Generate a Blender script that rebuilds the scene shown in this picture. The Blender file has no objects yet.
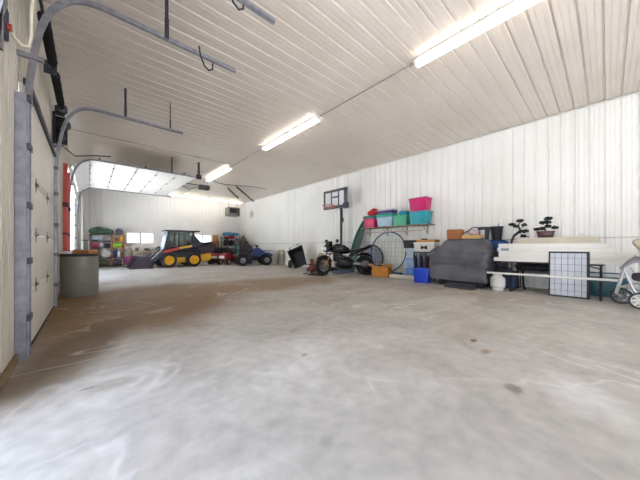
import bpy, bmesh, math, random
from mathutils import Vector, Matrix
random.seed(7)
PI = math.pi
C = bpy.context.scene.collection
sc = bpy.context.scene

# ------------------------------------------------------------ camera
cam_d = bpy.data.cameras.new('camera')
cam = bpy.data.objects.new('camera', cam_d); C.objects.link(cam)
cam.location = (0, 0, 1.04)
cam.rotation_euler = (PI/2, 0, -math.atan(231/257.5))
cam_d.sensor_width = 36; cam_d.lens = 257.5/640*36
cam_d.shift_y = 7/640; cam_d.clip_start = 0.02
sc.camera = cam
# ------------------------------------------------------------ world and exposure
SKY = 1.9
w = bpy.data.worlds.new('sky'); sc.world = w; w.use_nodes = True
wn = w.node_tree.nodes; wl = w.node_tree.links
bg = wn['Background']; bg.inputs['Strength'].default_value = SKY
tc = wn.new('ShaderNodeTexCoord'); sep = wn.new('ShaderNodeSeparateXYZ'); cr = wn.new('ShaderNodeValToRGB')
wl.new(tc.outputs['Generated'], sep.inputs[0]); wl.new(sep.outputs['Z'], cr.inputs[0]); wl.new(cr.outputs[0], bg.inputs['Color'])
cr.color_ramp.elements[0].position = 0.0; cr.color_ramp.elements[0].color = (0.93, 0.95, 1.0, 1)
cr.color_ramp.elements[1].position = 0.7; cr.color_ramp.elements[1].color = (0.62, 0.76, 1.0, 1)
def portal(loc, rot, sx, sy):
    l = bpy.data.lights.new('opening_portal', 'AREA'); l.shape = 'RECTANGLE'; l.size = sx; l.size_y = sy
    l.cycles.is_portal = True
    o = bpy.data.objects.new('opening_portal', l); C.objects.link(o); o.location = loc; o.rotation_euler = rot
portal((-0.62, 1.145, 1.4), (0, -PI/2, 0), 2.8, 2.99)
portal((-0.62, 12.85, 1.75), (0, -PI/2, 0), 3.5, 4.9)
sun_d = bpy.data.lights.new('sun', 'SUN'); sun_d.energy = 40; sun_d.angle = math.radians(3); sun_d.color = (.98, .975, .97)
sun = bpy.data.objects.new('sun', sun_d); C.objects.link(sun); sun.rotation_euler = (math.radians(-12), math.radians(24), 0)
portal((3.485, -4.1, 1.7), (-PI/2, 0, 0), 4.0, 3.4)  # sky portal for the opening added behind the camera, no door there
vs = sc.view_settings
vs.view_transform = 'Standard'; vs.look = 'None'; vs.gamma = 1; vs.use_curve_mapping = False
vs.exposure = 1.22
TUBE = 5.5
sc.cycles.use_denoising = True
sc.cycles.max_bounces = 10; sc.cycles.diffuse_bounces = 7; sc.cycles.glossy_bounces = 4
sc.cycles.sample_clamp_indirect = 12

# ------------------------------------------------------------ helpers
def lin(hx):
    hx = hx.lstrip('#'); r = []
    for i in (0, 2, 4):
        v = int(hx[i:i+2], 16)/255
        r.append(v/12.92 if v <= 0.04045 else ((v+0.055)/1.055)**2.4)
    return (*r, 1)
MATS = {}
def mat(hx, rough=0.5, metal=0.0, var=0.12, scale=6.0, bump=0.0, emit=0.0, alpha=None, bscale=None, hx2=None):
    key = (hx, rough, metal, var, scale, bump, emit, alpha, hx2)
    if key in MATS: return MATS[key]
    m = bpy.data.materials.new('material_' + hx.strip('#')); m.use_nodes = True
    n = m.node_tree.nodes; l = m.node_tree.links; b = n['Principled BSDF']
    co = n.new('ShaderNodeTexCoord'); no = n.new('ShaderNodeTexNoise')
    no.inputs['Scale'].default_value = scale; no.inputs['Detail'].default_value = 5
    l.new(co.outputs['Object'], no.inputs['Vector'])
    mx = n.new('ShaderNodeMix'); mx.data_type = 'RGBA'
    c = lin(hx); c2 = lin(hx2) if hx2 else tuple(v*(1-var*2) for v in c[:3]) + (1,)
    mx.inputs['A'].default_value = c; mx.inputs['B'].default_value = c2
    mr = n.new('ShaderNodeMapRange'); mr.inputs[1].default_value = 0.35; mr.inputs[2].default_value = 0.75
    l.new(no.outputs['Fac'], mr.inputs[0]); l.new(mr.outputs[0], mx.inputs['Factor'])
    l.new(mx.outputs['Result'], b.inputs['Base Color'])
    b.inputs['Roughness'].default_value = rough; b.inputs['Metallic'].default_value = metal
    if bump:
        bp = n.new('ShaderNodeBump'); bp.inputs['Strength'].default_value = bump; bp.inputs['Distance'].default_value = 0.02
        n2 = n.new('ShaderNodeTexNoise'); n2.inputs['Scale'].default_value = bscale or scale*3; n2.inputs['Detail'].default_value = 6
        l.new(co.outputs['Object'], n2.inputs['Vector']); l.new(n2.outputs['Fac'], bp.inputs['Height']); l.new(bp.outputs[0], b.inputs['Normal'])
    if emit:
        b.inputs['Emission Color'].default_value = c; b.inputs['Emission Strength'].default_value = emit
    if alpha is not None: b.inputs['Alpha'].default_value = alpha
    MATS[key] = m; return m
def glass_mat(tint=(0.86, 0.92, 0.92, 1)):
    m = bpy.data.materials.new('material_glass'); m.use_nodes = True
    n = m.node_tree.nodes; l = m.node_tree.links; n.clear()
    o = n.new('ShaderNodeOutputMaterial'); t = n.new('ShaderNodeBsdfTransparent'); g = n.new('ShaderNodeBsdfGlossy'); mx = n.new('ShaderNodeMixShader')
    t.inputs[0].default_value = tint; g.inputs['Roughness'].default_value = 0.05; mx.inputs[0].default_value = 0.12
    l.new(t.outputs[0], mx.inputs[1]); l.new(g.outputs[0], mx.inputs[2]); l.new(mx.outputs[0], o.inputs[0]); return m
GLASS = glass_mat(); TINT = glass_mat((.6, .68, .68, 1))

class MB:
    def __init__(s): s.bm = bmesh.new()
    def box(s, x0, x1, y0, y1, z0, z1, bev=0.0, M=None, taper=1.0):
        bm = s.bm; vs_ = []
        cx, cy = (x0+x1)/2, (y0+y1)/2
        for z, k in ((z0, taper), (z1, 1.0)):
            for x, y in ((x0, y0), (x1, y0), (x1, y1), (x0, y1)):
                vs_.append(bm.verts.new((cx+(x-cx)*k, cy+(y-cy)*k, z)))
        fs = [(0,3,2,1), (4,5,6,7), (0,1,5,4), (1,2,6,5), (2,3,7,6), (3,0,4,7)]
        faces = [bm.faces.new([vs_[i] for i in f]) for f in fs]
        if M is not None: bmesh.ops.transform(bm, matrix=M, verts=vs_)
        if bev > 0:
            es = list({e for f in faces for e in f.edges})
            bmesh.ops.bevel(bm, geom=es, offset=bev, segments=2, affect='EDGES', profile=0.5)
        return s
    def ring_loft(s, rings, closed=True, cap=True):
        bm = s.bm; R = [[bm.verts.new(p) for p in r] for r in rings]
        for a, b in zip(R, R[1:]):
            n = len(a)
            for i in range(n if closed else n-1):
                j = (i+1) % n
                bm.faces.new((a[i], a[j], b[j], b[i]))
        if cap and closed:
            bm.faces.new(list(reversed(R[0]))); bm.faces.new(R[-1])
        return s
    def cyl(s, p0, p1, r, seg=14, r2=None, cap=True):
        p0 = Vector(p0); p1 = Vector(p1); d = (p1-p0).normalized()
        u = d.orthogonal().normalized(); v = d.cross(u); r2 = r if r2 is None else r2
        rings = [[p + (u*math.cos(t)+v*math.sin(t))*rr for t in [2*PI*i/seg for i in range(seg)]] for p, rr in ((p0, r), (p1, r2))]
        return s.ring_loft(rings, cap=cap)
    def tube(s, pts, r, seg=8, loop=False, radii=None):
        P = [Vector(p) for p in pts]; n = len(P); rings = []; u = None
        for i in range(n):
            if loop: d = (P[(i+1) % n]-P[i-1]).normalized()
            else: d = (P[min(i+1, n-1)]-P[max(i-1, 0)]).normalized()
            if u is None: u = d.orthogonal().normalized()
            else: u = (u - d*u.dot(d)).normalized()
            v = d.cross(u); rr = radii[i] if radii else r
            rings.append([P[i]+(u*math.cos(2*PI*k/seg)+v*math.sin(2*PI*k/seg))*rr for k in range(seg)])
        if loop:
            bm = s.bm; R = [[bm.verts.new(p) for p in q] for q in rings]
            for i in range(n):
                a, b = R[i], R[(i+1) % n]
                for k in range(seg): bm.faces.new((a[k], a[(k+1) % seg], b[(k+1) % seg], b[k]))
            return s
        return s.ring_loft(rings)
    def lathe(s, prof, c=(0,0,0), axis='z', seg=24):
        rings = []
        for r, h in prof:
            q = []
            for i in range(seg):
                t = 2*PI*i/seg; a, b = r*math.cos(t), r*math.sin(t)
                if axis == 'z': p = (a, b, h)
                elif axis == 'y': p = (a, h, -b)
                else: p = (h, a, b)
                q.append(Vector(p)+Vector(c))
            rings.append(q)
        if prof[0][0] > 1e-4 and prof[-1][0] > 1e-4: return s.ring_loft(rings+[rings[0]], cap=False) if prof[0] == prof[-1] else s.ring_loft(rings+[[Vector(p) for p in rings[0]]], cap=False)
        return s.ring_loft(rings)
    def prism(s, pts, t0, t1, axis='y'):
        def f(a, b, t):
            return (a, t, b) if axis == 'y' else ((t, a, b) if axis == 'x' else (a, b, t))
        return s.ring_loft([[f(a, b, t0) for a, b in pts], [f(a, b, t1) for a, b in pts]])
    def ball(s, c, r, sx=1, sy=1, sz=1, seg=12):
        M = Matrix.Translation(c) @ Matrix.Diagonal((r*sx, r*sy, r*sz, 1))
        bmesh.ops.create_uvsphere(s.bm, u_segments=seg, v_segments=max(6, seg*2//3), radius=1, matrix=M); return s
    def quad(s, *p): s.bm.faces.new([s.bm.verts.new(q) for q in p]); return s
    def build(s, name, m, parent=None, angle=35, flat=False, recalc=True):
        if recalc: bmesh.ops.recalc_face_normals(s.bm, faces=s.bm.faces)
        me = bpy.data.meshes.new(name); s.bm.to_mesh(me); s.bm.free(); me.materials.append(m)
        if not flat:
            me.polygons.foreach_set('use_smooth', [True]*len(me.polygons)); me.set_sharp_from_angle(angle=math.radians(angle))
        o = bpy.data.objects.new(name, me); C.objects.link(o)
        if parent: o.parent = parent
        return o
def tag(o, label=None, cat=None, group=None, kind=None):
    if label: o['label'] = label
    if cat: o['category'] = cat
    if group: o['group'] = group
    if kind: o['kind'] = kind
    return o
def thing(name, label, cat, loc=(0,0,0), rz=0, group=None):
    o = bpy.data.objects.new(name, None); C.objects.link(o); o.empty_display_size = 0.1
    o.location = loc; o.rotation_euler = (0, 0, math.radians(rz)); return tag(o, label, cat, group)
def copy_tree(o, parent=None):
    c = o.copy(); C.objects.link(c); c.parent = parent
    for ch in list(o.children): copy_tree(ch, c)
    return c
def dup(o, loc, rz, label, group=None, sc_=None):
    c = copy_tree(o); c.location = loc; c.rotation_euler = (0, 0, math.radians(rz)); c['label'] = label
    if group: c['group'] = group
    if sc_: c.scale = sc_
    return c
def struct(o): o['kind'] = 'structure'; return o
def place(o, loc, rz=0): o.location = loc; o.rotation_euler = (0, 0, math.radians(rz)); return o

# ------------------------------------------------------------ room materials
def wall_mat(name, hx, rough, dirt=None):
    m = bpy.data.materials.new(name); m.use_nodes = True
    n = m.node_tree.nodes; l = m.node_tree.links; b = n['Principled BSDF']
    co = n.new('ShaderNodeTexCoord'); no = n.new('ShaderNodeTexNoise'); no.inputs['Scale'].default_value = 0.8; no.inputs['Detail'].default_value = 6
    l.new(co.outputs['Object'], no.inputs['Vector'])
    mx = n.new('ShaderNodeMix'); mx.data_type = 'RGBA'; c = lin(hx)
    mx.inputs['A'].default_value = c; mx.inputs['B'].default_value = (c[0]*.9, c[1]*.885, c[2]*.86, 1)
    mr = n.new('ShaderNodeMapRange'); mr.inputs[1].default_value = 0.4; mr.inputs[2].default_value = 0.8
    l.new(no.outputs['Fac'], mr.inputs[0]); l.new(mr.outputs[0], mx.inputs['Factor'])
    out = mx.outputs['Result']
    for (cen, rad, col, amt) in (dirt or []):
        out = blot(n, l, co.outputs['Object'], out, cen, rad, col, amt)
    l.new(out, b.inputs['Base Color']); b.inputs['Roughness'].default_value = rough
    return m
def blot(n, l, vec, colin, cen, rad, col, amt, rot=0.0, soft=0.9, nscale=1.6, namp=0.7):
    mp = n.new('ShaderNodeMapping'); mp.vector_type = 'TEXTURE'
    mp.inputs['Location'].default_value = cen; mp.inputs['Scale'].default_value = rad; mp.inputs['Rotation'].default_value = (0, 0, rot)
    l.new(vec, mp.inputs['Vector'])
    ln = n.new('ShaderNodeVectorMath'); ln.operation = 'LENGTH'; l.new(mp.outputs[0], ln.inputs[0])
    ns = n.new('ShaderNodeTexNoise'); ns.inputs['Scale'].default_value = nscale; ns.inputs['Detail'].default_value = 6; l.new(vec, ns.inputs['Vector'])
    ma = n.new('ShaderNodeMath'); ma.operation = 'MULTIPLY_ADD'; ma.inputs[1].default_value = namp; ma.inputs[2].default_value = -namp/2
    l.new(ns.outputs['Fac'], ma.inputs[0])
    ad = n.new('ShaderNodeMath'); l.new(ln.outputs['Value'], ad.inputs[0]); l.new(ma.outputs[0], ad.inputs[1])
    mr = n.new('ShaderNodeMapRange'); mr.interpolation_type = 'SMOOTHSTEP'
    mr.inputs[1].default_value = 1-soft; mr.inputs[2].default_value = 1.0+0.05; mr.inputs[3].default_value = amt; mr.inputs[4].default_value = 0
    l.new(ad.outputs[0], mr.inputs[0])
    mx = n.new('ShaderNodeMix'); mx.data_type = 'RGBA'; l.new(mr.outputs[0], mx.inputs['Factor']); l.new(colin, mx.inputs['A'])
    mx.inputs['B'].default_value = lin(col); return mx.outputs['Result']
def floor_mat():
    m = bpy.data.materials.new('concrete'); m.use_nodes = True
    n = m.node_tree.nodes; l = m.node_tree.links; b = n['Principled BSDF']
    co = n.new('ShaderNodeTexCoord'); V = co.outputs['Object']
    n1 = n.new('ShaderNodeTexNoise'); n1.inputs['Scale'].default_value = 1.3; n1.inputs['Detail'].default_value = 11; n1.inputs['Roughness'].default_value = 0.65; n1.inputs['Distortion'].default_value = 0.6
    l.new(V, n1.inputs['Vector'])
    r1 = n.new('ShaderNodeValToRGB'); e = r1.color_ramp.elements
    e[0].position = 0.30; e[0].color = lin('#a8a39d'); e[1].position = 0.66; e[1].color = lin('#c6c2bc')
    l.new(n1.outputs['Fac'], r1.inputs[0]); out = r1.outputs[0]
    # broad ochre dust tracked in plus painted shade, closed door to far side
    out = blot(n, l, V, out, (0.5, 6.0, 0), (2.5, 2.9, 1), '#836440', 1.0, rot=-0.5, soft=0.45, nscale=0.8, namp=0.5)
    out = blot(n, l, V, out, (3.6, 6.5, 0), (3.4, 1.5, 1), '#937654', 0.85, rot=-0.12, soft=0.55, nscale=1.2, namp=0.7)
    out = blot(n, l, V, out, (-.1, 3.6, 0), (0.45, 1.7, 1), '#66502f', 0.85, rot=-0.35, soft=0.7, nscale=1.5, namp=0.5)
    out = blot(n, l, V, out, (6.3, 2.6, 0), (1.0, 2.8, 1), '#a39484', 0.6, rot=0.1, soft=0.8, nscale=1.2, namp=1.0)
    out = blot(n, l, V, out, (0.6, 2.5, 0), (0.35, 1.5, 1), '#aca6a2', 0.4, rot=-0.6, soft=0.8, nscale=2.2, namp=1.0)
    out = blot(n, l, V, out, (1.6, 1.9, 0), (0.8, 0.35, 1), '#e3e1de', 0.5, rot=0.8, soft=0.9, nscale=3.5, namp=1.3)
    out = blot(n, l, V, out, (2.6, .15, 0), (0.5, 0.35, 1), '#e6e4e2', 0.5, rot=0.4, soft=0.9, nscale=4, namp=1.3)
    # streaks of brown
    st = n.new('ShaderNodeTexNoise'); mp = n.new('ShaderNodeMapping'); mp.inputs['Rotation'].default_value = (0, 0, 0.9); mp.inputs['Scale'].default_value = (0.35, 2.2, 1)
    l.new(V, mp.inputs[0]); l.new(mp.outputs[0], st.inputs['Vector']); st.inputs['Scale'].default_value = 1.0; st.inputs['Detail'].default_value = 7
    mr = n.new('ShaderNodeMapRange'); mr.inputs[1].default_value = 0.52; mr.inputs[2].default_value = 0.72; mr.inputs[4].default_value = 0.35; l.new(st.outputs['Fac'], mr.inputs[0])
    mx = n.new('ShaderNodeMix'); mx.data_type = 'RGBA'; mx.inputs['B'].default_value = lin('#938370'); l.new(mr.outputs[0], mx.inputs['Factor']); l.new(out, mx.inputs['A']); out = mx.outputs['Result']
    # dark spots
    for cx, cy, rx, ry, col, am in ((3.18, 0.99, 0.075, 0.05, '#6b5136', 1.0), (2.95, 0.81, 0.10, 0.06, '#94795c', 0.8), (2.31, 0.45, 0.09, 0.08, '#7b7068', 0.8),
                                    (1.9, 2.6, .10, .06, '#857a70', .5), (1.55, 1.95, .05, .03, '#8a6f52', .7), (0.95, 1.0, .06, .05, '#8a857f', .5), (.0, 2.55, .07, .03, '#5c4a36', .8)):
        out = blot(n, l, V, out, (cx, cy, 0), (rx, ry, 1), col, am, soft=0.7, nscale=9, namp=0.8)
    # white efflorescence veins (thin warped contour lines) in patches
    nv = n.new('ShaderNodeTexNoise'); nv.inputs['Scale'].default_value = 0.75; nv.inputs['Detail'].default_value = 3; nv.inputs['Distortion'].default_value = 1.2; l.new(V, nv.inputs['Vector'])
    s1 = n.new('ShaderNodeMath'); s1.operation = 'SUBTRACT'; s1.inputs[1].default_value = 0.5; l.new(nv.outputs['Fac'], s1.inputs[0])
    ab = n.new('ShaderNodeMath'); ab.operation = 'ABSOLUTE'; l.new(s1.outputs[0], ab.inputs[0])
    m2 = n.new('ShaderNodeMapRange'); m2.inputs[1].default_value = 0.0; m2.inputs[2].default_value = 0.022; m2.inputs[3].default_value = 0.55; m2.inputs[4].default_value = 0; l.new(ab.outputs[0], m2.inputs[0])
    pm = n.new('ShaderNodeTexNoise'); pm.inputs['Scale'].default_value = 0.55; l.new(V, pm.inputs['Vector'])
    m3 = n.new('ShaderNodeMapRange'); m3.inputs[1].default_value = 0.45; m3.inputs[2].default_value = 0.6; l.new(pm.outputs['Fac'], m3.inputs[0])
    mu = n.new('ShaderNodeMath'); mu.operation = 'MULTIPLY'; l.new(m2.outputs[0], mu.inputs[0]); l.new(m3.outputs[0], mu.inputs[1])
    mx = n.new('ShaderNodeMix'); mx.data_type = 'RGBA'; mx.inputs['B'].default_value = lin('#e2e0de'); l.new(mu.outputs[0], mx.inputs['Factor']); l.new(out, mx.inputs['A']); out = mx.outputs['Result']
    # fine grain
    fg = n.new('ShaderNodeTexNoise'); fg.inputs['Scale'].default_value = 9; fg.inputs['Detail'].default_value = 8; l.new(V, fg.inputs['Vector'])
    fm = n.new('ShaderNodeMapRange'); fm.inputs[1].default_value = 0.3; fm.inputs[2].default_value = 0.7; fm.inputs[3].default_value = 0.87; fm.inputs[4].default_value = 1.08; l.new(fg.outputs['Fac'], fm.inputs[0])
    mm = n.new('ShaderNodeVectorMath'); mm.operation = 'SCALE'; l.new(out, mm.inputs[0]); l.new(fm.outputs[0], mm.inputs['Scale']); 
    l.new(mm.outputs[0], b.inputs['Base Color'])
    b.inputs['Roughness'].default_value = 0.55; b.inputs['Specular IOR Level'].default_value = 0.35
    bp = n.new('ShaderNodeBump'); bp.inputs['Strength'].default_value = 0.12; bp.inputs['Distance'].default_value = 0.01
    l.new(fg.outputs['Fac'], bp.inputs['Height']); l.new(bp.outputs[0], b.inputs['Normal'])
    return m
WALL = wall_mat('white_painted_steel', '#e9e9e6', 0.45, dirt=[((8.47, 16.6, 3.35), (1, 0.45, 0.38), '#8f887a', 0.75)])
BACK = wall_mat('white_painted_steel_back', '#eeedea', 0.45)
CEIL = wall_mat('white_ceiling_steel', '#d9d0c6', 0.3)
TRIM = mat('#dcdad4', 0.5, var=0.05)
WHITE = mat('#e8e7e3', 0.45, var=0.05, scale=3)
BEIGE = mat('#c9c0b2', 0.5, var=0.1, scale=2)
DOORM = mat('#dcd9d2', 0.45, var=0.06, scale=1.5, bump=0.15, bscale=40)
GALV = mat('#94949c', 0.42, 0.45, var=0.2, scale=14)
DGALV = mat('#55565c', 0.45, 0.6, var=0.2, scale=14)
BLACK = mat('#17171a', 0.5, var=0.2)
RUB = mat('#1d1d1f', 0.8, var=0.2, scale=12)
CHROME = mat('#b9bbbf', 0.25, 0.9, var=0.1)
DSTEEL = mat('#3a3b3f', 0.45, 0.6, var=0.2)

# ------------------------------------------------------------ the building
XR, XL, YB, YF, H = 8.47, -0.50, 18.3, -4.0, 4.27
P = 0.235
def profile(u0, u1, phase=0.276, p=P):
    pts = [(u0, 0)]; k = math.floor((u0-phase)/p)-1
    while True:
        c = phase + k*p
        if c - .03 > u1: break
        if c-.021 > u0 and c+.021 < u1: pts += [(c-.021, 0), (c-.012, .025), (c+.012, .025), (c+.021, 0)]
        for q in (p/3, 2*p/3):
            d = c+q
            if d-.012 > u0 and d+.012 < u1: pts += [(d-.012, 0), (d-.007, .005), (d+.007, .005), (d+.012, 0)]
        k += 1
    pts.append((u1, 0)); return pts
def ribbed(name, rects, f, m, hs=-1.0):
    b = MB()
    for u0, u1, v0, v1 in rects:
        pr = profile(u0, u1)
        b.ring_loft([[f(u, v0, w_*hs) for u, w_ in pr], [f(u, v1, w_*hs) for u, w_ in pr]], closed=False)
    return struct(b.build(name, m, flat=True, recalc=False))
b = MB(); b.box(XL-.15, XR+.15, YF-.15, YB+.15, -.2, 0)
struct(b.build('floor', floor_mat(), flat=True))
ribbed('ceiling', [(YF, YB, XL, XR)], lambda u, v, w_: (v, u, H-w_), CEIL, -.8)
b = MB(); b.box(XL-.15, XR+.15, YF-.15, YB+.15, H+.03, H+.13); struct(b.build('roof', BEIGE, flat=True))
ribbed('wall_right', [(YF, YB, 0, 1.235), (YF, YB, 1.25, H)], lambda u, v, w_: (XR-w_, u, v), WALL)
b = MB(); b.box(XR+.03, XR+.17, YF-.15, YB+.15, 0, H+.02); struct(b.build('wall_right_sheathing', BEIGE, flat=True))
b = MB(); b.box(XR-.03, XR+.005, YF, YB, 1.232, 1.25); b.box(XR-.022, XR+.005, YF, YB, 1.25, 1.262)
struct(b.build('trim_1', mat('#c4c2bc', .5, var=.05), flat=True))
b = MB(); b.box(XR-.035, XR+.005, YF, YB, H-.035, H-.015); struct(b.build('trim_2', TRIM, flat=True))
# back wall with window openings
WINS = [(1.60, 2.20), (2.28, 2.90), (5.15, 5.70), (5.72, 6.25)]; WZ0, WZ1 = 1.27, 1.86
rects = [(XL, XR, 0, WZ0), (XL, XR, WZ1, H)]; xs = XL
for a_, b_ in WINS: rects.append((xs, a_, WZ0, WZ1)); xs = b_
rects.append((xs, XR, WZ0, WZ1))
ribbed('wall_back', rects, lambda u, v, w_: (u, YB-w_, v), BACK)
b = MB()
for u0, u1, v0, v1 in rects: b.box(u0, u1, YB+.03, YB+.15, v0, v1)
struct(b.build('wall_back_sheathing', BEIGE, flat=True))
for i, (a_, b_) in enumerate(WINS):
    fr = MB()
    fr.box(a_-.03, b_+.03, YB-.03, YB+.05, WZ0-.03, WZ0+.02); fr.box(a_-.03, b_+.03, YB-.03, YB+.05, WZ1-.02, WZ1+.03)
    fr.box(a_-.03, a_+.02, YB-.03, YB+.05, WZ0, WZ1); fr.box(b_-.02, b_+.03, YB-.03, YB+.05, WZ0, WZ1)
    wo = struct(fr.build('window_%d' % (i+1), WHITE, flat=True))
    g = MB(); g.box(a_, b_, YB+.01, YB+.016, WZ0, WZ1); g.build('pane', GLASS, wo, flat=True)
# left wall (doors: near Y -2.3..2.64, closed 3.75..6.35, far 10.4..15.3)
D1, D2, D3 = (-.35, 2.64, 2.8), (3.72, 6.4, 2.62), (10.4, 15.3, 3.45)
rects = []; ys = YF
for y0, y1, z1 in (D1, D2, D3):
    rects.append((ys, y0, 0, H)); rects.append((y0, y1, z1, H)); ys = y1
rects.append((ys, YB, 0, H))
ribbed('wall_left', rects, lambda u, v, w_: (XL+w_, u, v), mat('#cbc4b8', .5, var=.08, scale=1.5))
b = MB()
for u0, u1, v0, v1 in rects: b.box(XL-.15, XL-.03, u0, u1, v0, v1)
struct(b.build('wall_left_sheathing', BEIGE, flat=True))
b = MB()
for y0, y1, z1 in (D1, D3):
    b.box(XL-.17, XL+.03, y1-.03, y1+.012, 0, z1); b.box(XL-.17, XL+.03, y0-.012, y0+.03, 0, z1); b.box(XL-.17, XL+.03, y0, y1, z1-.03, z1+.02)
struct(b.build('trim_3', WHITE, flat=True))
b = MB(); b.box(XL-.005, XL+.022, 2.66, 3.6, 0, .07); struct(b.build('trim_4', mat('#8a7355', .7, var=.2), flat=True))
ribbed('wall_front', [(XL, 1.485, 0, H), (1.485, 5.485, 3.4, H), (5.485, XR, 0, H)], lambda u, v, w_: (u, YF+w_, v), BACK)  # opening added in this unseen wall to brighten ceiling and right wall
b = MB(); b.box(XL-.15, 1.485, YF-.15, YF-.01, 0, H); b.box(5.485, XR+.15, YF-.15, YF-.01, 0, H); b.box(1.485, 5.485, YF-.15, YF-.01, 3.4, H); struct(b.build('wall_front_sheathing', BEIGE, flat=True))
b = MB(); b.box(-60, 60, -60, 60, -.4, -.21); struct(b.build('ground', mat('#b3b4b6', .8, var=.1, scale=.5), flat=True))
b = MB(); b.box(-8, XL-.155, -4, 18, -.21, -.02); struct(b.build('concrete_apron', mat('#c6c8ca', .8, var=.08, scale=.8), flat=True))

# ------------------------------------------------------------ closed sectional door
dn = bpy.data.objects.new('door_1', None); C.objects.link(dn); dn['kind'] = 'structure'
SEC = [0, .62, 1.18, 1.74, 2.62]
for k in range(4):
    b = MB(); b.box(-.50, -.455, 3.74, 6.38, SEC[k]+.004, SEC[k+1]-.004, .006)
    b.box(-.456, -.448, 3.80, 6.3, SEC[k]+.07, SEC[k+1]-.07, .004)
    b.build('door_section', DOORM, dn)
for z in SEC[1:4]:
    for y in (4.33, 5.38):
        b = MB(); b.box(-.45, -.442, y-.035, y+.035, z-.03, z+.03, .003); b.box(-.45, -.445, y-.006, y+.006, z-.09, z+.08)
        b.cyl((-.438, y-.05, z), (-.438, y+.05, z), .012, 8); b.build('hinge', mat('#6b6d6c', .5, .4), dn)
b = MB(); b.box(-.47, -.42, 3.72, 6.4, 2.60, 2.66, .004); b.build('door_strut', mat('#4a4a50', .5, .5), dn)
b = MB(); b.box(-.50, -.45, 3.74, 6.38, 0, .03); b.build('bottom_seal', RUB, dn)
def track(y, xe, label, z=3.65, foot=0.0, r=.55, name='door_track', side=1):
    t = thing(name, label, 'door track', (0, y, 0), 0, 'overhead door tracks')
    X0 = -.435
    pts = [(X0, foot), (X0, 2.3), (X0+.015, 2.6), (X0+.045, 2.9), (X0+.085, 3.15), (X0+.12, 3.28), (X0+.165, 3.39), (X0+.225, 3.49), (X0+.30, 3.57), (X0+.38, 3.62), (X0+.48, z-.006), (X0+.6, z), (xe, z)]
    b = MB(); rings = []
    for i, (x, zz) in enumerate(pts):
        a_ = Vector(pts[max(i-1, 0)]); c_ = Vector(pts[min(i+1, len(pts)-1)]); d = (c_-a_).normalized(); nrm = Vector((d.y, -d.x))
        q = []
        for du, dy in ((-.025, 0), (.025, 0), (.025, .012), (.018, .05), (-.018, .05), (-.025, .012)):
            q.append((x+nrm.x*du, dy*side, zz+nrm.y*du))
        rings.append(q)
    b.ring_loft(rings); b.build('rail', GALV, t)
    b = MB(); b.box(-.50, -.43, -.02 if side < 0 else -.1, .1 if side < 0 else .02, foot, 2.45)
    b.box(-.435, -.42, .03*-side-.012, .03*-side+.012, foot, 2.45)
    if foot == 0: b.build('jamb_angle', mat('#a9a9b6', .45, .3, var=.2, scale=10), t)
    else: b.bm.free()
    if foot == 0:
        for zz in (.35, .88, 1.4, 1.95, 2.4):
            b = MB(); b.box(-.50, -.405, -.07, .07, zz, zz+.06, .004); b.build('bracket', DGALV, t)
    b = MB(); b.box(-.50, X0+.11, -.02, .02, 2.83+.45*(foot > 0), 2.87+.45*(foot > 0)); b.build('wall_bracket', GALV, t)
    return t
def hanger(t, x, z0, y=0, bar=.02):
    b = MB(); b.box(x-bar, x+bar, y-.004, y+.004, z0, H-.012); b.box(x-bar-.004, x+bar+.004, y-.012, y+.004, z0-.03, z0+.22)
    b.build('hanger', mat('#47444a', .5, .6), t)
def hook(t, x, z):
    b = MB(); b.tube([(x-.05, 0, z+.10), (x-.03, 0, z-.02), (x+.02, 0, z-.13), (x+.08, 0, z-.17), (x+.13, 0, z-.13), (x+.13, 0, z-.05)], .011, 8)
    b.build('cable_hook', BLACK, t)
ta = track(3.66, 1.62, 'galvanised door track at the near side of the closed door, hook hanging under its end', side=1)
hanger(ta, .72, 3.66); hook(ta, 1.15, 3.64)
tb = track(6.52, 1.60, 'galvanised door track at the far side of the closed door', side=-1)
hanger(tb, .55, 3.66); hanger(tb, 1.35, 3.66, bar=.01)
tcx = track(2.60, 1.60, 'galvanised rail end at the top of the picture from the nearest open door', foot=2.85, side=-1)
hook(tcx, 1.1, 3.72); hanger(tcx, .3, 3.66)
# torsion shaft and springs above the closed door
t = thing('torsion_spring', 'dark torsion spring shaft with cable drums above the closed door', 'spring', (-.36, 5.1, 3.5))
b = MB(); b.cyl((0, -1.75, 0), (0, 1.6, 0), .014, 10); b.build('shaft', DSTEEL, t)
for y0, y1 in ((-1.1, -.15), (.15, 1.15)):
    b = MB(); n_ = 220; pts = [(.045*math.cos(i*.8), y0+(y1-y0)*i/n_, .045*math.sin(i*.8)) for i in range(n_)]
    b.cyl((0, y0, 0), (0, y1, 0), .04, 14); b.tube(pts, .008, 4); b.build('spring_coil', mat('#2c2a2d', .5, .5), t)
for y in (-1.5, 1.4):
    b = MB(); b.lathe([(.03, -.06), (.075, -.05), (.06, -.03), (.06, .03), (.075, .05), (.03, .06)], (0, y, 0), 'y', 18); b.build('cable_drum', mat('#4b4b50', .5, .6), t)
for y in (-1.62, 0, 1.52):
    b = MB(); b.box(-.10, .03, y-.005, y+.005, -.09, .09); b.build('bearing_plate', DGALV, t)
t = thing('pulley_bracket', 'dark steel pulley and bracket cluster by the far track of the closed door', 'bracket', (-.40, 6.78, 3.3))
b = MB(); b.box(-.09, .10, -.02, .0, -.35, .15); b.box(-.09, -.06, -.1, .1, -.4, .2); b.build('plate', mat('#2b2b30', .6, .4), t)
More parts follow.
